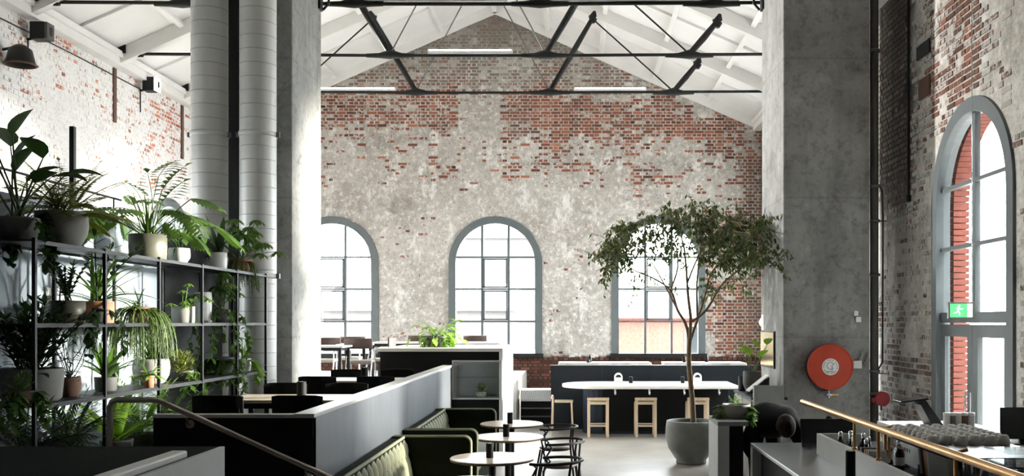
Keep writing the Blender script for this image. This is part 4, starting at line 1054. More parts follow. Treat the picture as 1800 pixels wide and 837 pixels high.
# other pots
q = potted('pothos', 'bright green leafy plant in a grey pot on the counter before the windows', px(768,15.4), 15.4, 1.63, 'low', .175, .18, 'pot_dark', 'trail', .30, 'leaf_bright', 12, 31, ('spread', .42, 'leaf_bright', 34), grp='plants on the counters')
potted('cress_plant', 'tiny green plant in a small white pot inside the glazed niche', px(846,14.78), 14.78, vz0, 'bowl', .08, .085, 'pot_white', 'bush', .135, 'leaf_bright', 150, 32, grp='plants on the counters')
potted('pothos', 'trailing plant in a ribbed grey bowl on the pale pedestal', px(1294,9.35), 9.35, 1.1, 'low', .135, .135, 'pot_grey', 'trail', .20, 'leaf', 9, 33, ('bush', .11, 'leaf', 60), grp='plants on the counters')
potted('monstera', 'young bright-leaved plant in a tall charcoal pot on the host cabinet', px(1322,13.0), 13.0, 1.07, 'urn', .125, .30, 'pot_dark', 'broad', .50, 'leaf_bright', 8, 34, grp='plants on the counters')
# ---------------------------------------------------------------- indoor fig tree
TXx, TYy = px(1215,13.9), 13.9
t = thing('fig_tree', 'slender indoor fig tree with wide airy crown in a big concrete pot', 'tree', (TXx, TYy, 0))
MB().lathe([(0,0),(.21,0),(.22,.03),(.21,.045),(.33,.22),(.372,.40),(.365,.52),(.352,.61),(.335,.615),(.325,.60),(.33,.52)], n=48).build('pot', M['pot_tree'], t)
MB().lathe([(0,.57),(.2,.565),(.335,.55)], n=24).build('soil', M['soil'], t)
def P2(x, y, dy=0): return Vector((px(x,TYy)-TXx, dy, pz(y,TYy)))
br = [([P2(1219,748), P2(1217,700,.03), P2(1211,640,.0), P2(1212,600,0)], .042, .033),
      ([P2(1212,602), P2(1206,570,.05), P2(1192,545,.08), P2(1180,510,.12), P2(1150,488,.2), P2(1110,470,.25), P2(1085,440,.3)], .026, .006),
      ([P2(1212,602), P2(1214,560,0), P2(1208,520,-.1), P2(1203,460,-.15), P2(1195,420,-.2), P2(1170,390,-.25)], .028, .006),
      ([P2(1213,600), P2(1225,570,.1), P2(1240,530,.2), P2(1255,480,.3), P2(1290,440,.35), P2(1325,405,.4)], .025, .006),
      ([P2(1216,566,.06), P2(1240,545,-.1), P2(1265,500,-.3), P2(1300,470,-.4), P2(1330,440,-.45)], .02, .006),
      ([P2(1228,560,.12), P2(1228,500,.2), P2(1235,440,.3), P2(1240,390,.3)], .018, .006),
      ([P2(1180,510,.12), P2(1190,470,-.1), P2(1180,430,-.4), P2(1150,400,-.5), P2(1115,390,-.5)], .015, .005),
      ([P2(1206,500,-.1), P2(1225,450,-.3), P2(1255,410,-.5), P2(1285,385,-.5)], .015, .005),
      ([P2(1192,545,.08), P2(1165,500,-.2), P2(1140,460,-.3), P2(1110,425,-.4)], .014, .005)]
def smooth(P, k=4):
    out = []
    for i in range(len(P)-1):
        a, b, c, d = P[max(i-1,0)], P[i], P[i+1], P[min(i+2,len(P)-1)]
        for j in range(k):
            u = j/k; out.append(.5*((2*b)+(c-a)*u+(2*a-5*b+4*c-d)*u*u+(3*b-a-3*c+d)*u**3))
    return out+[P[-1]]
tips = []
for i, (P, r0, r1) in enumerate(br):
    Q = smooth(P); m = len(Q); MB().tube(Q, [r0+(r1-r0)*k/(m-1) for k in range(m)], 8).build('trunk' if i == 0 else 'branch', M['bark'], t)
    if i: tips += Q[m//2:]
rnd = random.Random(77)
fol = MB(); tw = MB()
def leafy(c, spread, nl):
    for _ in range(nl):
        e = c+Vector((rnd.gauss(0,spread), rnd.gauss(0,spread), rnd.gauss(0,spread*.7)))
        Q = [c, (c+e)/2+Vector((0,0,.03)), e]; tw.tube(Q, .0025, 3, cap=False)
        for k in range(6):
            p = Q[1].lerp(e, k/5); d = Vector((rnd.uniform(-1,1), rnd.uniform(-1,1), rnd.uniform(-1.0,.25)))
            blade(fol, p, d, rnd.uniform(.06,.095), rnd.uniform(.03,.042), .4, 2, w_oval, .2)
# the crown: a wide dome with a drooping left tuft and a drooping right tuft
cl = []
for _ in range(210):
    a = rnd.uniform(0, 2*math.pi); q = math.sqrt(rnd.random())
    x = px(1212,TYy)-TXx+1.22*q*math.cos(a); y = 1.0*q*math.sin(a)
    zt_ = pz(362,TYy)-.52*q**2.2; cl.append(Vector((x, y, zt_-rnd.random()**1.4*(.55-.1*q))))
for _ in range(26): cl.append(P2(rnd.uniform(1058,1110), rnd.uniform(415,500), rnd.uniform(-.3,.4)))
for _ in range(22): cl.append(P2(rnd.uniform(1265,1318), rnd.uniform(395,480), rnd.uniform(-.4,.5)))
for _ in range(24):                 # right tuft leans forward past the pillar
    Yt = rnd.uniform(11.95, 12.35); qx = rnd.uniform(1315,1364); cl.append(Vector((px(qx,Yt)-TXx, Yt-TYy, pz(rnd.uniform(375,462),Yt))))
for c_ in cl:
    if c_.x > 2.44-TXx and c_.y+TYy > 12.4: c_.x = 2.44-TXx
for _ in range(22): cl.append(P2(rnd.uniform(1230,1320), rnd.uniform(440,520), rnd.uniform(-.4,.4)))
for _ in range(8): cl.append(P2(rnd.uniform(1110,1200), rnd.uniform(440,530), rnd.uniform(-.4,.4)))
br_n = len(cl)
for c_ in cl: leafy(c_, .12, 4)
for m_ in (fol, tw): m_.v = [((min(v[0], 2.69-TXx), v[1], v[2]) if v[1]+TYy > 12.55 else v) for v in m_.v]
for k in range(0, len(cl), 2):
    b_ = min(tips, key=lambda q: (q-cl[k]).length); tw.tube([b_, (b_+cl[k])/2-Vector((0,0,.03)), cl[k]], [.005,.004,.003], 4, cap=False)
o_ = fol.build('foliage', M['leaf_tree'], t); o_['kind'] = 'stuff'
o_ = tw.build('twigs', M['bark'], t); o_['kind'] = 'stuff'

# ================================================================ right side: fixtures on pillar and wall
HY0 = 12.6
hx, hz = px(1459,12.42), pz(645,12.42)
t = thing('fire_hose_reel', 'big red fire hose reel with white centre label on the concrete pillar', 'hose reel', (hx, 12.6, hz))
def disc(mb, r, y0, y1, n=48, c=(0,0)):
    vs = [(c[0]+r*math.cos(2*math.pi*k/n), y0, c[1]+r*math.sin(2*math.pi*k/n)) for k in range(n)]+[(c[0]+r*math.cos(2*math.pi*k/n), y1, c[1]+r*math.sin(2*math.pi*k/n)) for k in range(n)]
    mb.add(vs, [tuple(range(n)), tuple(range(2*n-1,n-1,-1))]); mb.add(vs, [(k, k+n, (k+1)%n+n, (k+1)%n) for k in range(n)], True); return mb
disc(MB(), .285, -.20, -.185).build('front_flange', M['red'], t)
MB().tube([(.285*math.cos(2*math.pi*k/40), -.197, .285*math.sin(2*math.pi*k/40)) for k in range(40)], .012, 8, closed=True).build('flange_rim', M['red'], t)
disc(MB(), .285, -.045, -.03).build('back_flange', M['red2'], t)
for k in range(5):
    r = .20+.016*k; MB().tube([(r*math.cos(2*math.pi*j/36), -.165+.028*k, r*math.sin(2*math.pi*j/36)) for j in range(36)], .022, 6, closed=True).build('hose_coil', M['cable'], t)
disc(MB(), .05, -.18, 0, 20).build('axle', M['black'], t)
lb = disc(MB(), .108, -.203, -.2005, 40).build('label_disc', M['paper'], t)
def text_part(s_, size, loc, rot, mat, parent, ext=.0006, align='CENTER', spacing=1.0):
    cu = bpy.data.curves.new('lettering', 'FONT'); cu.body = s_; cu.size = size; cu.align_x = align; cu.align_y = 'CENTER'; cu.extrude = ext; cu.space_character = spacing
    tmp = bpy.data.objects.new('tmp', cu); C.objects.link(tmp); dg = bpy.context.evaluated_depsgraph_get()
    me = bpy.data.meshes.new_from_object(tmp.evaluated_get(dg)); bpy.data.objects.remove(tmp)
    me.materials.clear(); me.materials.append(mat)
    o = bpy.data.objects.new('lettering', me); C.objects.link(o); o.parent = parent; o.location = loc; o.rotation_euler = rot; return o
# printed marks on the white label: ring of print, hose pictogram
m_ = MB()
for k in range(26):
    a = 2*math.pi*k/26
    if k % 5 == 4: continue
    m_.bar((.088*math.cos(a)-.006*math.sin(a), -.2038, .088*math.sin(a)+.006*math.cos(a)), (.088*math.cos(a)+.006*math.sin(a), -.2038, .088*math.sin(a)-.006*math.cos(a)), .0012, .012, (math.cos(a),0,math.sin(a)))
m_.tube([(.045*math.cos(a), -.2038, .015+.045*math.sin(a)) for a in [math.radians(40+280*k/20) for k in range(21)]], .004, 5)
m_.tube([(.02, -.2038, -.05), (.02, -.2038, .02), (.05, -.2038, .045)], .005, 5)
m_.bar((-.05,-.2038,-.062), (.045,-.2038,-.062), .0012, .010)
q = m_.build('label_print', M['ink'], t); q['kind'] = 'stuff'
MB().tube([(0,0,0),(0,-.12,-.33),(0,-.12,-.40)], .022, 8).build('valve_pipe', M['chrome'], t)
MB().cyl((-.03,-.12,-.36), (.035,-.12,-.36), .025).build('valve_body', M['chrome'], t)
MB().bar((.03,-.12,-.365), (.13,-.12,-.365), .014, .02).build('valve_lever', M['brass'], t, bevel=.003)
MB().tube([(-.02,-.10,-.30),(-.10,-.12,-.31),(-.16,-.13,-.28),(-.20,-.14,-.22)], .014, 8).build('hose_end', M['cable'], t)
t = thing('nozzle_box', 'small grey nozzle box with red lamp beside the hose reel', 'box', (px(1505,12.6), 12.6, pz(641,12.6)))
MB().box(-.055, .055, -.07, 0, -.05, .05).build('body', M['lightgrey'], t, bevel=.005)
MB().tube([(.0,-.04,.05),(.03,-.05,.08),(.05,-.06,.14)], .012, 8).build('nozzle', M['iron_grey'], t)
MB().lathe([(.014,0),(.012,.012),(0,.018)], c=(-.02,-.04,.05), n=12).build('lamp', M['red'], t)
MB().tube([(.06,-.03,0),(.11,-.03,.06),(.13,-.03,.16)], .008, 6).build('cord', M['cable'], t)
t = thing('sensor_plate', 'two small white control plates high on the concrete pillar', 'switch', (px(1508,12.6), 12.6, pz(560,12.6)))
MB().box(-.035, .035, -.03, 0, -.05, .02).build('plate', M['white'], t, bevel=.004); MB().box(-.055, .0, -.025, 0, .035, .10).build('plate', M['offwhite'], t, bevel=.004)
# sprinkler riser pipe
X = px(1537,12.75); X = 3.95
t = thing('riser_pipe', 'tall dark grey riser pipe beside the concrete pillar', 'pipe', (X, 12.75, 0))
MB().tube([(0,0,0),(0,0,6.6)], .055, 14).build('pipe', M['pot_dark'], t)
for z in (1.08, 1.38, 2.65, 3.36, 3.82, 5.6): MB().lathe([(.055,-.02),(.075,-.018),(.075,.018),(.055,.02)], c=(0,0,z), n=18).build('coupling', M['iron_grey'], t)
for z in (1.35, 3.36, 3.82): MB().bar((-.10,0,z),(.16,0,z), .03, .015).build('wall_strap', M['iron_grey'], t)
MB().tube([(.05,-.05,3.82),(.09,-.05,3.75),(.10,-.05,3.4),(.10,-.03,1.5),(.04,-.03,1.4)], .012, 8).build('drain_hose', M['cable'], t)
t = thing('alarm_gong', 'dark red round alarm gong at the foot of the riser pipe', 'alarm', (px(1549,12.5), 12.5, pz(701,12.5)))
disc(MB(), .095, -.06, -.01, 32).build('gong', M['red2'], t, bevel=.015)
MB().cyl((0,-.01,0), (0,.25,0), .02).build('stem', M['iron'], t)
MB().box(-.13, -.06, -.04, .03, -.05, .01).build('valve_box', M['red2'], t, bevel=.01); MB().tube([(0,0,-.09),(0,0,-.15)], .01, 6).build('drain', M['iron'], t)
one(MB().tube([(4.35,12.6,3.65),(4.35,12.6,7.0)], .018, 8).tube([(4.35,12.6,3.60),(4.35,12.6,3.68)], .03, 8), 'conduit', M['iron'], 'thin black conduit ending halfway down the right brick wall', 'conduit', (4.35,12.6,3.6))
one(MB().box(4.352, 4.378, 11.88, 12.32, 5.35, 5.52), 'pocket_shade', M['iron'], 'dark patch painted for the shade of a pocket in the right brick wall, upper one', 'plate', (4.34,12.1,5.35))  # thin dark slabs stand in for the shade of brick pockets
one(MB().box(4.352, 4.378, 11.88, 12.25, 4.83, 5.08), 'pocket_shade', M['terra_dark'], 'brown patch painted for the shade of a pocket in the right brick wall, lower one', 'plate', (4.34,12.1,4.83))
# exit sign
ex, ey, ez = px(1688,9.2), 9.2, pz(545,9.2)
t = thing('exit_sign', 'glowing green and white exit sign hanging before the arched door', 'sign', (ex, ey, ez))
MB().box(-.12, .12, -.02, .02, -.085, .075).build('housing', M['white'], t, bevel=.006)
MB().box(-.105, .055, -.023, -.020, -.07, .06).build('green_panel', M['green'], t)
MB().box(.058, .108, -.023, -.020, -.07, .06).build('white_panel', M['exitwhite'], t)
# running figure
m_ = MB(); disc(m_, .011, -.0245, -.0235, 14, (-.02,.038))
for p, q, wd in (((-.022,.022),(-.032,-.012),.018), ((-.032,-.012),(-.012,-.03),.011), ((-.012,-.03),(-.02,-.055),.010), ((-.032,-.012),(-.05,-.03),.011), ((-.05,-.03),(-.075,-.03),.010), ((-.022,.02),(.0,.005),.008), ((.0,.005),(.018,.015),.008), ((-.022,.02),(-.05,.015),.008)):
    m_.bar((p[0],-.024,p[1]), (q[0],-.024,q[1]), .001, wd, (-(q[1]-p[1]),0,q[0]-p[0]))
q = m_.build('running_figure', M['exitwhite'], t); q['kind'] = 'stuff'
MB().tube([(.11,0,.07),(.11,0,5.2-.0)], .004, 6).build('suspension_wire', M['chrome'], t)

# host station by the pillar
t = thing('host_cabinet', 'grey host cabinet with drawers and tall end panel beside the pillar', 'cabinet', (2.45, 12.9, 0))
MB().box(2.26, 2.70, 12.26, 13.6, 0, 1.04).build('carcass', M['midgrey'], t, world=True)
MB().box(2.24, 2.70, 12.26, 13.62, 1.04, 1.07).build('cabinet_top', M['navy2'], t, world=True)
MB().box(2.26, 2.64, 12.18, 12.26, 0, 1.226).build('end_panel', M['midgrey'], t, world=True)
for k in range(2):
    ya = 12.30+k*.65; dwr = MB().box(2.243, 2.26, ya, ya+.62, .86, 1.02).build('drawer', M['pot_grey'], t, world=True)
    MB().cyl((2.225, ya+.31, .94), (2.243, ya+.31, .94), .018, n=12).build('knob', M['iron'], dwr, world=True)
    MB().box(2.243, 2.26, ya, ya+.62, .06, .84).build('door', M['pot_grey'], t, world=True)
t = thing('menu_stand', 'open white menu lying on a tilted stand above the host cabinet', 'menu', (px(1340,12.2)+0, 12.55, 1.07))
MB().add([(-.12,-.12,.06),(.13,-.12,.26),(.13,.12,.26),(-.12,.12,.06),(-.12,-.12,.075),(.13,-.12,.275),(.13,.12,.275),(-.12,.12,.075)], [(0,3,2,1),(4,5,6,7),(0,1,5,4),(1,2,6,5),(2,3,7,6),(3,0,4,7)]).build('menu_page', M['paper'], t)
MB().add([(-.10,-.10,.05),(.14,-.10,.25),(.14,.10,.25),(-.10,.10,.05),(.10,-.10,0),(.14,-.10,0),(.14,.10,0),(.10,.10,0)], [(0,1,2,3),(1,5,6,2),(0,4,5,1),(3,2,6,7),(0,3,7,4)]).build('stand', M['black'], t)
one(MB().lathe([(0,0),(.07,0),(.075,.02),(.075,.20),(.065,.20),(.065,.02),(0,.02)], c=(2.36,13.5,1.07), n=18), 'dark_bin', M['darkstone'], 'dark cylinder bin at the back of the host cabinet', 'bin', (2.36,13.5,1.07))
t = thing('gold_mirror', 'gold tinted wall mirror with dark edge on the side of the pillar', 'mirror', (2.72, 13.55, pz(646,13.55)))
h = pz(582,13.55)-pz(646,13.55)
MB().box(-.02, 0, -.45, .48, 0, h).build('frame', M['iron'], t); MB().box(-.026, -.02, -.43, .46, .02, h-.02).build('mirror_plate', M['gold'], t)
t = thing('wall_sconce', 'small white cone sconce on the edge of the right pillar', 'lamp', (2.72, 14.0, pz(567,14.0)))
MB().tube([(0,0,0),(-.05,0,0)], [.10,.02], 14).build('shade', M['white'], t); MB().box(-.006, 0, -.11, .05, -.11, .11).build('back_plate', M['white'], t)
# pedestal
t = thing('pedestal_panel', 'pale grey end pedestal with dark side and small plant on top', 'pedestal', (1.5, 9.3, 0))
MB().box(px(1262,9.0), px(1282,9.0), 9.0, 9.62, 0, 1.06).build('end_panel', M['lightgrey'], t, world=True)
MB().box(px(1262,9.0), 1.62, 9.0, 9.62, 1.06, 1.1).build('top', M['midgrey'], t, world=True)
MB().box(px(1282,9.0), 1.58, 9.06, 9.62, 0, 1.06).build('carcass', M['darkstone'], t, world=True)
# steel counter and low screens
t = thing('steel_counter', 'brushed steel service counter in the right foreground', 'counter', (1.85, 6.6, 0))
MB().box(1.60, 2.12, 3.6, 8.8, .90, .93).build('counter_top', M['steel'], t, world=True, bevel=.003)
MB().box(1.60, 1.68, 8.70, 8.80, 0, .90).build('leg', M['lightgrey'], t, world=True)
MB().box(1.68, 2.12, 3.6, 8.72, 0, .90).build('carcass', M['darkstone'], t, world=True)
t = thing('counter_screen', 'low off-white screen panels on the steel counter under the brass rail', 'screen', (2.03, 6.2, .93))
for k in range(4):
    b = 8.07-k*1.12; MB().box(2.02, 2.05, b-1.116, b, .93, 1.10).build('panel', M['offwhite'], t, world=True)
MB().box(2.05, 2.42, 8.04, 8.07, .93, 1.10).build('return_panel', M['offwhite'], t, world=True)
t = thing('brass_rail', 'polished brass rail running over the off-white counter screens', 'rail', (2.04, 6.5, 1.10))
MB().tube([(2.04, 8.65, 1.316), (2.04, 3.4, 1.316)], .024, 14).build('rail', M['brass'], t, world=True)
for x in (1502, 1544, 1763):
    Y = 2.04*F/(x-HX); MB().tube([(2.04,Y,1.10),(2.04,Y,1.30)], .012, 10).build('rail_post', M['brass'], t, world=True); MB().lathe([(.024,0),(.022,.012),(.012,.018)], c=(2.04,Y,1.10), n=14).build('post_foot', M['brass'], t, world=True)
tumbler(px(1495,6.6), 6.6, .93, 'tall black canister standing on the steel counter', .033, .22, 'canisters on the counter')
# espresso machine with mirrored back
t = thing('espresso_machine', 'espresso machine with mirror-polished back and grey cups on top', 'machine', (2.65, 6.6, .90))
MB().box(2.37, 2.95, 5.92, 7.26, .90, 1.18).build('body', M['darkstone'], t, world=True, bevel=.02)
MB().box(2.345, 2.37, 5.94, 7.24, .92, 1.17).build('mirror_back', M['mirror'], t, world=True)
MB().box(2.35, 2.97, 5.90, 7.28, 1.18, 1.20).build('cup_tray', M['steel'], t, world=True)
for y in (5.91, 7.26): MB().tube([(2.33,y,1.00),(2.33,y,1.23),(2.40,y,1.25)], .014, 8).build('corner_post', M['brass'], t, world=True)
MB().tube([(2.345,5.91,1.20),(2.345,7.26,1.20)], .012, 8).build('front_rail', M['chrome'], t, world=True)
for k in range(3):
    y = 6.15+k*.42; MB().cyl((2.95,y,1.06),(3.05,y,1.02), .035, n=14).build('group_head', M['chrome'], t, world=True); MB().tube([(3.0,y,1.0),(3.16,y,.98)], .014, 8).build('portafilter', M['black'], t, world=True)
m_ = MB()
for k in range(11):
    y = 7.14-k*.036
    m_.box(2.3435, 2.3447, y-.012, y-.003, 1.115, 1.137)
    if k % 2: m_.box(2.3435, 2.3447, y, y+.010, 1.115, 1.121)
    if k % 3 == 0: m_.box(2.3435, 2.3447, y, y+.010, 1.131, 1.137)
q = m_.build('lettering', M['red2'], t, world=True); q['kind'] = 'stuff'; q['label'] = 'dark red lettering on the polished back'
# cups upside down in rows
cup0 = None; N = 0
for i in range(6):
    for j in range(8):
        x = 2.41+i*.098; y = 7.20-j*.098+(.03 if i % 2 else 0)
        if cup0 is None:
            cup0 = MB().lathe([(.040,0),(.044,.004),(.042,.03),(.034,.058),(.026,.066),(.020,.068),(.020,.064),(0,.064)], n=18).build('coffee_cup', M['ceramic'])
            MB().tube([(.041,0,.015),(.062,0,.018),(.064,0,.036),(.036,0,.05)], .005, 6).build('handle', M['ceramic'], cup0); c_ = cup0
        else: c_ = copy_tree(cup0)
        c_.location = (x, y, 1.20); c_.rotation_euler = (0, 0, random.uniform(2.2, 3.6))
        tag(c_, 'grey stoneware cup turned upside down among the rows on the espresso machine', 'cup', 'upturned cups on the espresso machine')
# drinking glasses on a rack nearer the camera
t = thing('glass_rack', 'dark tray shelf of upturned glasses beside the espresso machine', 'rack', (2.65, 5.2, .90))
MB().box(2.30, 3.0, 4.5, 5.84, .90, 1.06).build('body', M['darkstone'], t, world=True); MB().box(2.28, 3.02, 4.48, 5.86, 1.06, 1.075).build('tray', M['steel'], t, world=True)
g0 = None
for i in range(6):
    for j in range(10):
        x = 2.36+i*.115; y = 5.78-j*.125
        if g0 is None: g0 = c_ = MB().lathe([(.042,0),(.044,.004),(.040,.12),(.036,.128),(0,.128),(0,.118),(.035,.116),(.039,0)], n=18).build('drinking_glass', M['glass_t'])
        else: c_ = g0.copy(); C.objects.link(c_)
        c_.location = (x, y, 1.075)
        tag(c_, 'clear drinking glass turned upside down in rows on the dark tray', 'glass', 'upturned glasses beside the espresso machine')
for k, (x0, x1, y0, y1, l) in enumerate(((2.45, 2.72, 5.45, 5.78, 'clear square tub on the upturned glasses, farther one'), (2.50, 2.80, 4.98, 5.32, 'clear square tub on the upturned glasses, nearer one'))):
    m_ = MB(); w_ = .006; z0, z1 = 1.204, 1.27
    m_.box(x0,x1,y0,y0+w_,z0,z1).box(x0,x1,y1-w_,y1,z0,z1).box(x0,x0+w_,y0+w_,y1-w_,z0,z1).box(x1-w_,x1,y0+w_,y1-w_,z0,z1).box(x0,x1,y0,y1,z0,z0+w_)
    t = thing('storage_tub', l, 'tub', ((x0+x1)/2,(y0+y1)/2,z0), group='clear tubs'); m_.build('tub', M['glass_t'], t, world=True); MB().box(x0-.01,x1+.01,y0-.01,y1+.01,z1,z1+.012).build('lid', M['glass_t'], t, world=True)
# bar well: dark base counter, bottles, cards, screens
one(MB().box(2.12, 3.05, 3.6, 8.04, 0, .90), 'bar_counter', M['darkstone'], 'dark bar counter carrying the espresso machine and glasses', 'counter', (2.6, 5.8, 0))
bl0 = None
for i, (x, y, l) in enumerate(((2.16,7.86,'first'), (2.26,7.92,'second'), (2.20,7.70,'third'), (2.31,7.74,'fourth'), (2.17,7.52,'fifth'), (2.28,7.50,'sixth'), (2.22,7.36,'seventh'))):
    if bl0 is None:
        bl0 = MB().lathe([(0,0),(.038,0),(.040,.01),(.040,.13),(.016,.175),(.015,.215),(0,.215)], n=16).build('syrup_bottle', M['bottle']); MB().lathe([(.0405,.04),(.041,.042),(.041,.10),(.0405,.102)], n=16).build('paper_label', M['paper'], bl0); MB().lathe([(.017,.20),(.018,.225),(.010,.24),(0,.24)], n=12).build('pourer', M['chrome'], bl0); c_ = bl0
    else: c_ = copy_tree(bl0)
    c_.location = (x, y, .90); tag(c_, 'dark bottle with pale label crowded behind the off-white screen', 'bottle', 'bottles behind the counter screen')
for k in range(5):
    y = 6.95-k*.05; m_ = MB().add([(2.07,y,.94),(2.20,y,.94),(2.20,y+.06,1.12),(2.07,y+.06,1.12),(2.07,y+.012,.94),(2.20,y+.012,.94),(2.20,y+.072,1.12),(2.07,y+.072,1.12)], [(0,3,2,1),(4,5,6,7),(0,1,5,4),(1,2,6,5),(2,3,7,6),(3,0,4,7)])
    one(m_, 'menu_card', M[('lightgrey','navy','brass','paper','lightgrey')[k]], ('grey menu card at the far end of the leaning cards', 'navy menu card among the leaning cards', 'ochre menu card among the leaning cards', 'white menu card among the leaning cards', 'grey menu card at the near end of the leaning cards')[k], 'card', (2.13,y,.94), 'menu cards behind the screen')
t = thing('card_holder', 'dark slotted holder under the leaning menu cards', 'holder', (2.13, 6.85, .90)); MB().box(-.07,.08,-.14,.14,0,.04).build('base', M['darkstone'], t); MB().box(-.07,.08,.13,.14,.04,.10).build('stop', M['darkstone'], t)
t = thing('till_screen', 'dark slanted till screen behind the off-white counter screen', 'screen', (2.30, 8.5, .93))
MB().add([(-.30,.0,.0),(.16,.0,.0),(.16,.06,.24),(-.30,.06,.24),(-.30,.02,.0),(.16,.02,.0),(.16,.08,.24),(-.30,.08,.24)], [(0,3,2,1),(4,5,6,7),(0,1,5,4),(1,2,6,5),(2,3,7,6),(3,0,4,7)]).build('display', M['screen'], t)
MB().box(-.15,.05,.06,.2,0,.03).build('foot', M['black'], t)
one(MB().box(2.12, 3.0, 8.3, 8.9, 0, .93), 'till_counter', M['navy'], 'dark counter block carrying the slanted till screen', 'counter', (2.55,8.6,0))
for (x, y, s_, l) in ((2.30, 8.75, 0, 'black bunched cloth bag on the till counter, left one'), (2.45, 8.78, 1, 'black bunched cloth bag on the till counter, right one')):
    m_ = MB(); m_.lathe([(0,0),(.07,.0),(.095,.05),(.085,.13),(.05,.19),(.02,.24),(0,.25)], n=14)
    m_.v = [(a*(1+.25*noise.noise(Vector((a*20,b*20,c*20+s_)))), b*(1+.25*noise.noise(Vector((a*20+5,b*20,c*20+s_)))), c) for a,b,c in m_.v]
    o_ = m_.build('cloth_bag', M['cloth_black']); o_.location = (x,y,.93); tag(o_, l, 'bag', 'black bags')
# back counter by the right wall
t = thing('back_counter', 'pale back counter under the right brick wall by the arched door', 'counter', (3.75, 8.8, 0))
MB().box(3.30, 4.25, 6.6, 10.55, .91, .95).build('counter_top', M['offwhite'], t, world=True); MB().box(3.34, 4.22, 6.65, 10.5, 0, .91).build('carcass', M['midgrey'], t, world=True)
t = thing('till_monitor', 'black till monitor leaning back on the far end of the back counter', 'monitor', (px(1635,9.9), 9.9, .95))
MB().add([(-.02,-.13,.02),(.10,-.13,.02),(-.10,-.13,.30),(-.14,-.13,.24),(-.02,.13,.02),(.10,.13,.02),(-.10,.13,.30),(-.14,.13,.24)], [(0,1,2,3),(7,6,5,4),(0,4,5,1),(1,5,6,2),(2,6,7,3),(3,7,4,0)]).build('stand', M['black'], t)
MB().bar((-.34,0,.265),(-.06,0,.30), .26, .02, (0,0,1)).build('display', M['screen'], t, bevel=.004); MB().box(-.06,.14,-.12,.12,0,.02).build('foot', M['black'], t)
for k, (x, mt, l) in enumerate(((1664,'offwhite','white storage tin at the left of the row by the arched door'),(1674,'pot_olive','olive storage tin in the row by the arched door'),(1684,'lightgrey','grey storage tin in the row by the arched door'),(1695,'terra_dark','brown storage tin in the row by the arched door'),(1707,'lightgrey','grey storage tin at the right of the row by the arched door'))):
    X = px(x,9.6); t = thing('storage_tin', l, 'tin', (X, 9.6, .95), group='storage tins'); MB().lathe([(0,0),(.033,0),(.034,.004),(.034,.165),(0,.165)], n=18, smooth=False).build('body', M[mt], t); MB().lathe([(.035,.15),(.036,.152),(.036,.175),(.030,.18),(0,.18)], n=18).build('lid', M['white'], t)
t = thing('black_monitor', 'black monitor back at the right picture edge on the back counter', 'monitor', (px(1800,8.5), 8.5, .95))
MB().box(-.21,.25,-.015,.015,.05,.33).build('display', M['screen'], t, bevel=.006); MB().box(-.03,.03,.015,.04,.0,.2).build('stand', M['black'], t); MB().box(-.1,.1,-.02,.12,0,.012).build('foot', M['black'], t)

# ---------------------------------------------------------------- left wall fixtures
def yl(x): return -XL*F/(HX-x)
for (x, y, l) in ((245, 122, 'white faced floodlight on the left wall beside a truss shoe'), (47, 22, 'dark floodlight under the nearest truss shoe on the left wall')):
    Y = yl(x); t = thing('floodlight', l, 'lamp', (XL, Y, pz(y,Y)-.3), group='floodlights on the left wall')
    MB().box(.10,.32,-.12,.10,-.12,.14).build('housing', M['black'], t, bevel=.02); MB().box(.32,.36,-.11,.09,-.11,.13).build('face', M['led'] if x > 100 else M['pot_dark'], t); MB().box(.36,.366,-.04,.03,-.05,.07).build('lens', M['screen'], t)
    if x > 100:                      # beam and glowing face added to brighten the right pillar's side
        ld = bpy.data.lights.new('pillar_fill_beam', 'SPOT'); ld.energy = 9000; ld.spot_size = math.radians(42); ld.spot_blend = 1.0; ld.shadow_soft_size = .12; ld.color = (1,.98,.95)
        lo_ = bpy.data.objects.new('pillar_fill_beam', ld); C.objects.link(lo_); lo_.parent = t; lo_.location = (.42, -.01, .01)
        lo_.rotation_euler = (Vector((2.72,14.5,4.7))-Vector((XL+.42, Y, pz(y,Y)-.3))).to_track_quat('-Z','Y').to_euler()
    MB().tube([(0,0,-.1),(.12,0,-.08)], .02, 8).build('wall_arm', M['iron'], t); MB().tube([(.02,0,-.1),(.02,0,-.5)], .012, 6).build('cable', M['cable'], t)
Y = yl(4); t = thing('wall_uplight', 'dark bell shaped wall light at the left picture edge', 'lamp', (XL, Y, pz(112,Y)))
MB().lathe([(.20,0),(.19,.03),(.15,.2),(.07,.26),(0,.27)], c=(.26,0,0), n=20).build('shade', M['iron'], t); MB().tube([(0,0,.2),(.2,0,.24)], .02, 8).build('wall_arm', M['iron'], t); MB().lathe([(.20,0),(.23,-.015),(.20,-.03)], c=(.26,0,0), n=20).build('rim', M['terra_dark'], t)
one(MB().tube([(XL+.02, yl(-30), pz(18,yl(-30))), (XL+.02, yl(120), pz(92,yl(120))), (XL+.02, yl(245), pz(157,yl(245)))], .012, 6), 'wall_cable', M['cable'], 'thin dark cable strung along the upper left wall', 'cable', (XL, yl(100), 6.0))
for (x, l) in ((200, 'iron drop strap below the middle truss shoe on the left wall'), (319, 'iron drop strap below the farthest truss shoe on the left wall')):
    Y = yl(x); one(MB().box(XL, XL+.03, Y-.05, Y+.05, 5.55 if x < 300 else 5.4, 6.5), 'drop_strap', M['terra_dark'], l, 'strap', (XL, Y, 5.5), 'drop straps')

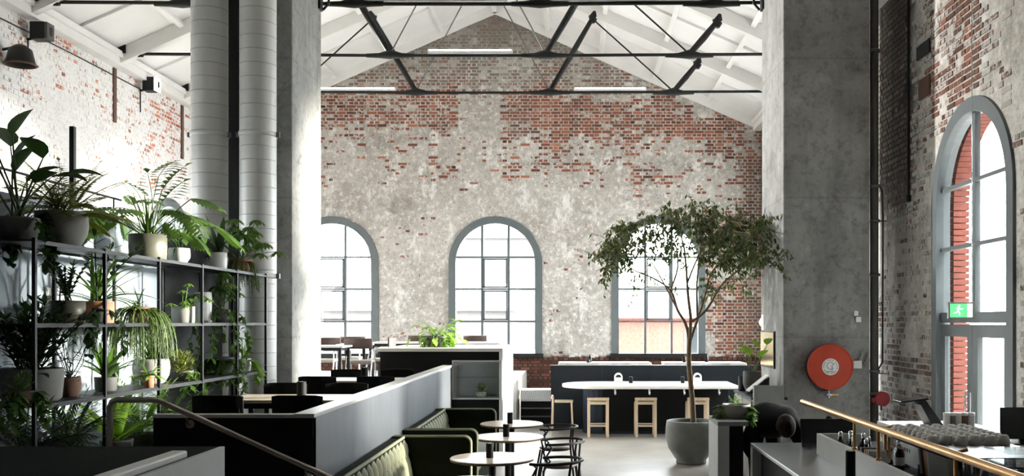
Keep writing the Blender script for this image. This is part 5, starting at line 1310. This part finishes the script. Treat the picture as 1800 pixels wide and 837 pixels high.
# ---------------------------------------------------------------- person bending behind the counter
def skin_body(name, mat, parent, pts, edges, rad, root=0, sub=2):
    me = bpy.data.meshes.new(name); me.from_pydata(pts, edges, []); ob = bpy.data.objects.new(name, me); C.objects.link(ob); ob.parent = parent
    md = ob.modifiers.new('skin', 'SKIN'); 
    for i, r in enumerate(rad):
        sv = me.skin_vertices[0].data[i]; sv.radius = (r, r) if not isinstance(r, tuple) else r; sv.use_root = (i == root)
    s2 = ob.modifiers.new('sub', 'SUBSURF'); s2.levels = sub; s2.render_levels = sub
    md.use_smooth_shade = True; me.materials.append(mat); return ob
t = thing('person', 'person in black bending forward behind the counter, dark brown hair', 'person', (1.97, 9.97, 0))
pts = [(0,.05,.93),(0,-.12,1.03),(-.02,-.32,1.06),(-.02,-.52,1.03),(.0,-.64,1.02),
       (-.20,-.50,1.02),(-.29,-.58,.84),(-.24,-.76,.72),(-.20,-.84,.70),
       (.17,-.50,1.02),(.25,-.60,.84),(.20,-.78,.72),(.17,-.86,.70),
       (-.10,.08,.88),(-.11,.0,.50),(-.11,.10,.10),(-.12,-.06,.04),(.10,.08,.88),(.11,.0,.50),(.11,.10,.10),(.12,-.06,.04)]
edges = [(0,1),(1,2),(2,3),(3,4),(3,5),(5,6),(6,7),(7,8),(3,9),(9,10),(10,11),(11,12),(0,13),(13,14),(14,15),(15,16),(0,17),(17,18),(18,19),(19,20)]
rad = [(.17,.16),(.20,.19),(.23,.21),(.20,.17),.06,.10,.085,.06,.035,.10,.085,.06,.035,.10,.065,.045,.045,.10,.065,.045,.045]
skin_body('body', M['cloth_black'], t, pts, edges, rad)
hd = MB(); vs = []; fs = []; NU, NV_ = 16, 20
def head_pt(i, j):
    th = math.pi*i/NU; ph = 2*math.pi*j/NV_; x = math.sin(th)*math.cos(ph); y = math.sin(th)*math.sin(ph); z = math.cos(th)
    # z = crown to chin, -y = face
    k = 1-.18*max(0,-z); fx = .078*k; fy = .098*k
    return Vector((x*fx, y*fy, z*.118))
rot = Matrix.Rotation(math.radians(98), 3, 'X'); hc = Vector((.03,-.80,1.04))
for i in range(NU+1):
    for j in range(NV_):
        p = head_pt(i,j)
        if p.y < -.085 and -.03 < p.z < .012 and abs(p.x) < .02: p.y -= .022      # nose
        vs.append(hc+rot@p)
for i in range(NU):
    for j in range(NV_): fs.append((i*NV_+j, (i+1)*NV_+j, (i+1)*NV_+(j+1)%NV_, i*NV_+(j+1)%NV_))
h_ = hd.add(vs, fs, True).build('head', M['skin'], t)
for s_ in (-1, 1):
    e = MB(); e.lathe([(0,.012),(.011,.006),(.012,0)], n=10); e.v = [tuple(hc+rot@(Vector((s_*.032,-.088,.008))+Vector((a,-c,b)))) for a,b,c in e.v]; e.build('eye', M['white'], h_)
    e = MB(); e.lathe([(0,.012),(.018,.008),(.022,0),(.012,-.01)], n=12); e.v = [tuple(hc+rot@(Vector((s_*.078,.01,-.005))+Vector((s_*c,a*.7,b*1.3)))) for a,b,c in e.v]; e.build('ear', M['skin'], h_)
e = MB(); e.bar((-.022,0,0),(.022,0,0),.008,.008); e.v = [tuple(hc+rot@(Vector((0,-.083,-.055))+Vector(v))) for v in e.v]; e.build('mouth', M['red2'], h_)
vs = []; fs = []; hr = MB()
for i in range(NU*3//4+1):
    for j in range(NV_):
        th = math.pi*i/NU; p = head_pt(i,j)*1.0; front = p.y < -.05 and p.z < .03
        sc = (1.17 if not front else .93)+.03*math.sin(j*5.3+i*2.1); vs.append(hc+rot@(p*sc+Vector((0,.006,.006))))
for i in range(NU*3//4):
    for j in range(NV_): fs.append((i*NV_+j, (i+1)*NV_+j, (i+1)*NV_+(j+1)%NV_, i*NV_+(j+1)%NV_))
hr.add(vs, fs, True).build('hair', M['hair'], t)
for s_, wv in ((-1, Vector((-.20,-.84,.70))), (1, Vector((.17,-.86,.70)))):
    hp = [wv, wv+Vector((0,-.05,-.02)), wv+Vector((0,-.09,-.03))]; ed = [(0,1),(1,2)]; rd = [.026, .034, .030]
    for k in range(4):
        o1 = Vector(((k-1.5)*.020, -.10, -.035)); L = (.07,.078,.074,.058)[k]; base = len(hp)
        hp += [wv+o1, wv+o1+Vector((0,-L*.5,-.012)), wv+o1+Vector((0,-L*.8,-.045))]; ed += [(2,base),(base,base+1),(base+1,base+2)]; rd += [.010,.009,.008]
    base = len(hp); hp += [wv+Vector((-s_*.04,-.05,-.03)), wv+Vector((-s_*.055,-.085,-.05))]; ed += [(1,base),(base,base+1)]; rd += [.011,.009]
    skin_body('hand', M['skin'], t, [tuple(v) for v in hp], ed, rd)

# ---------------------------------------------------------------- outside
tag(MB().box(-90, 90, YF+.5, 140, -.2, -.1).box(XR+.5, 90, -60, YF+.5, -.2, -.1).box(-90, XL-.5, -60, YF+.5, -.2, -.1).build('ground_outside', M['yard']), kind='structure')
def house(x0, x1, y0, y1, h, wm, lab, wins=()):
    t = thing('building', lab, 'building', ((x0+x1)/2, (y0+y1)/2, -.1), group='buildings across the yard')
    MB().box(x0, x1, y0, y1, -.1, h).build('wall', M[wm], t, world=True)
    MB().add([(x0-.4,y0-.4,h),(x1+.4,y0-.4,h),(x1+.4,y1+.4,h),(x0-.4,y1+.4,h),(x0-.4,(y0+y1)/2,h+1.6),(x1+.4,(y0+y1)/2,h+1.6)], [(0,1,5,4),(2,3,4,5),(1,2,5),(3,0,4),(0,3,2,1)]).build('roof', M['roofgrey'], t, world=True)
    for (a, b, z0, z1) in wins:
        f = MB().box(a, b, y0-.06, y0, z0, z1).build('window', M['roofgrey'], t, world=True); MB().box(a+.08, b-.08, y0-.07, y0-.06, z0+.08, z1-.08).build('pane', M['screen'], f, world=True)
house(1.0, 12.0, 44, 54, 2.2, 'brick_out', 'low red brick building seen through the window behind the tree', ((5.0, 7.0, .4, 1.9), (8.5, 10.0, .4, 1.9)))
house(-13.0, -3.5, 50, 60, 2.6, 'render_wall', 'pale low shed seen through the middle arched window', ((-7.5, -6.0, 1.0, 2.2),))
house(-26.0, -15.5, 48, 58, 2.8, 'render_wall', 'pale low shed seen through the left arched window', ((-18.9, -17.6, 1.2, 2.4), (-17.0, -15.9, 1.2, 2.4)))
house(-16.0, 0.5, 75, 90, 8.5, 'render_wall', 'taller pale hall far behind the middle window')
house(9.5, 24.0, -14.0, 8.6, 11.0, 'blocker', 'tall dark warehouse added to keep sky light off the pillar')  # unseen block, added to hold sky light off the pillar front
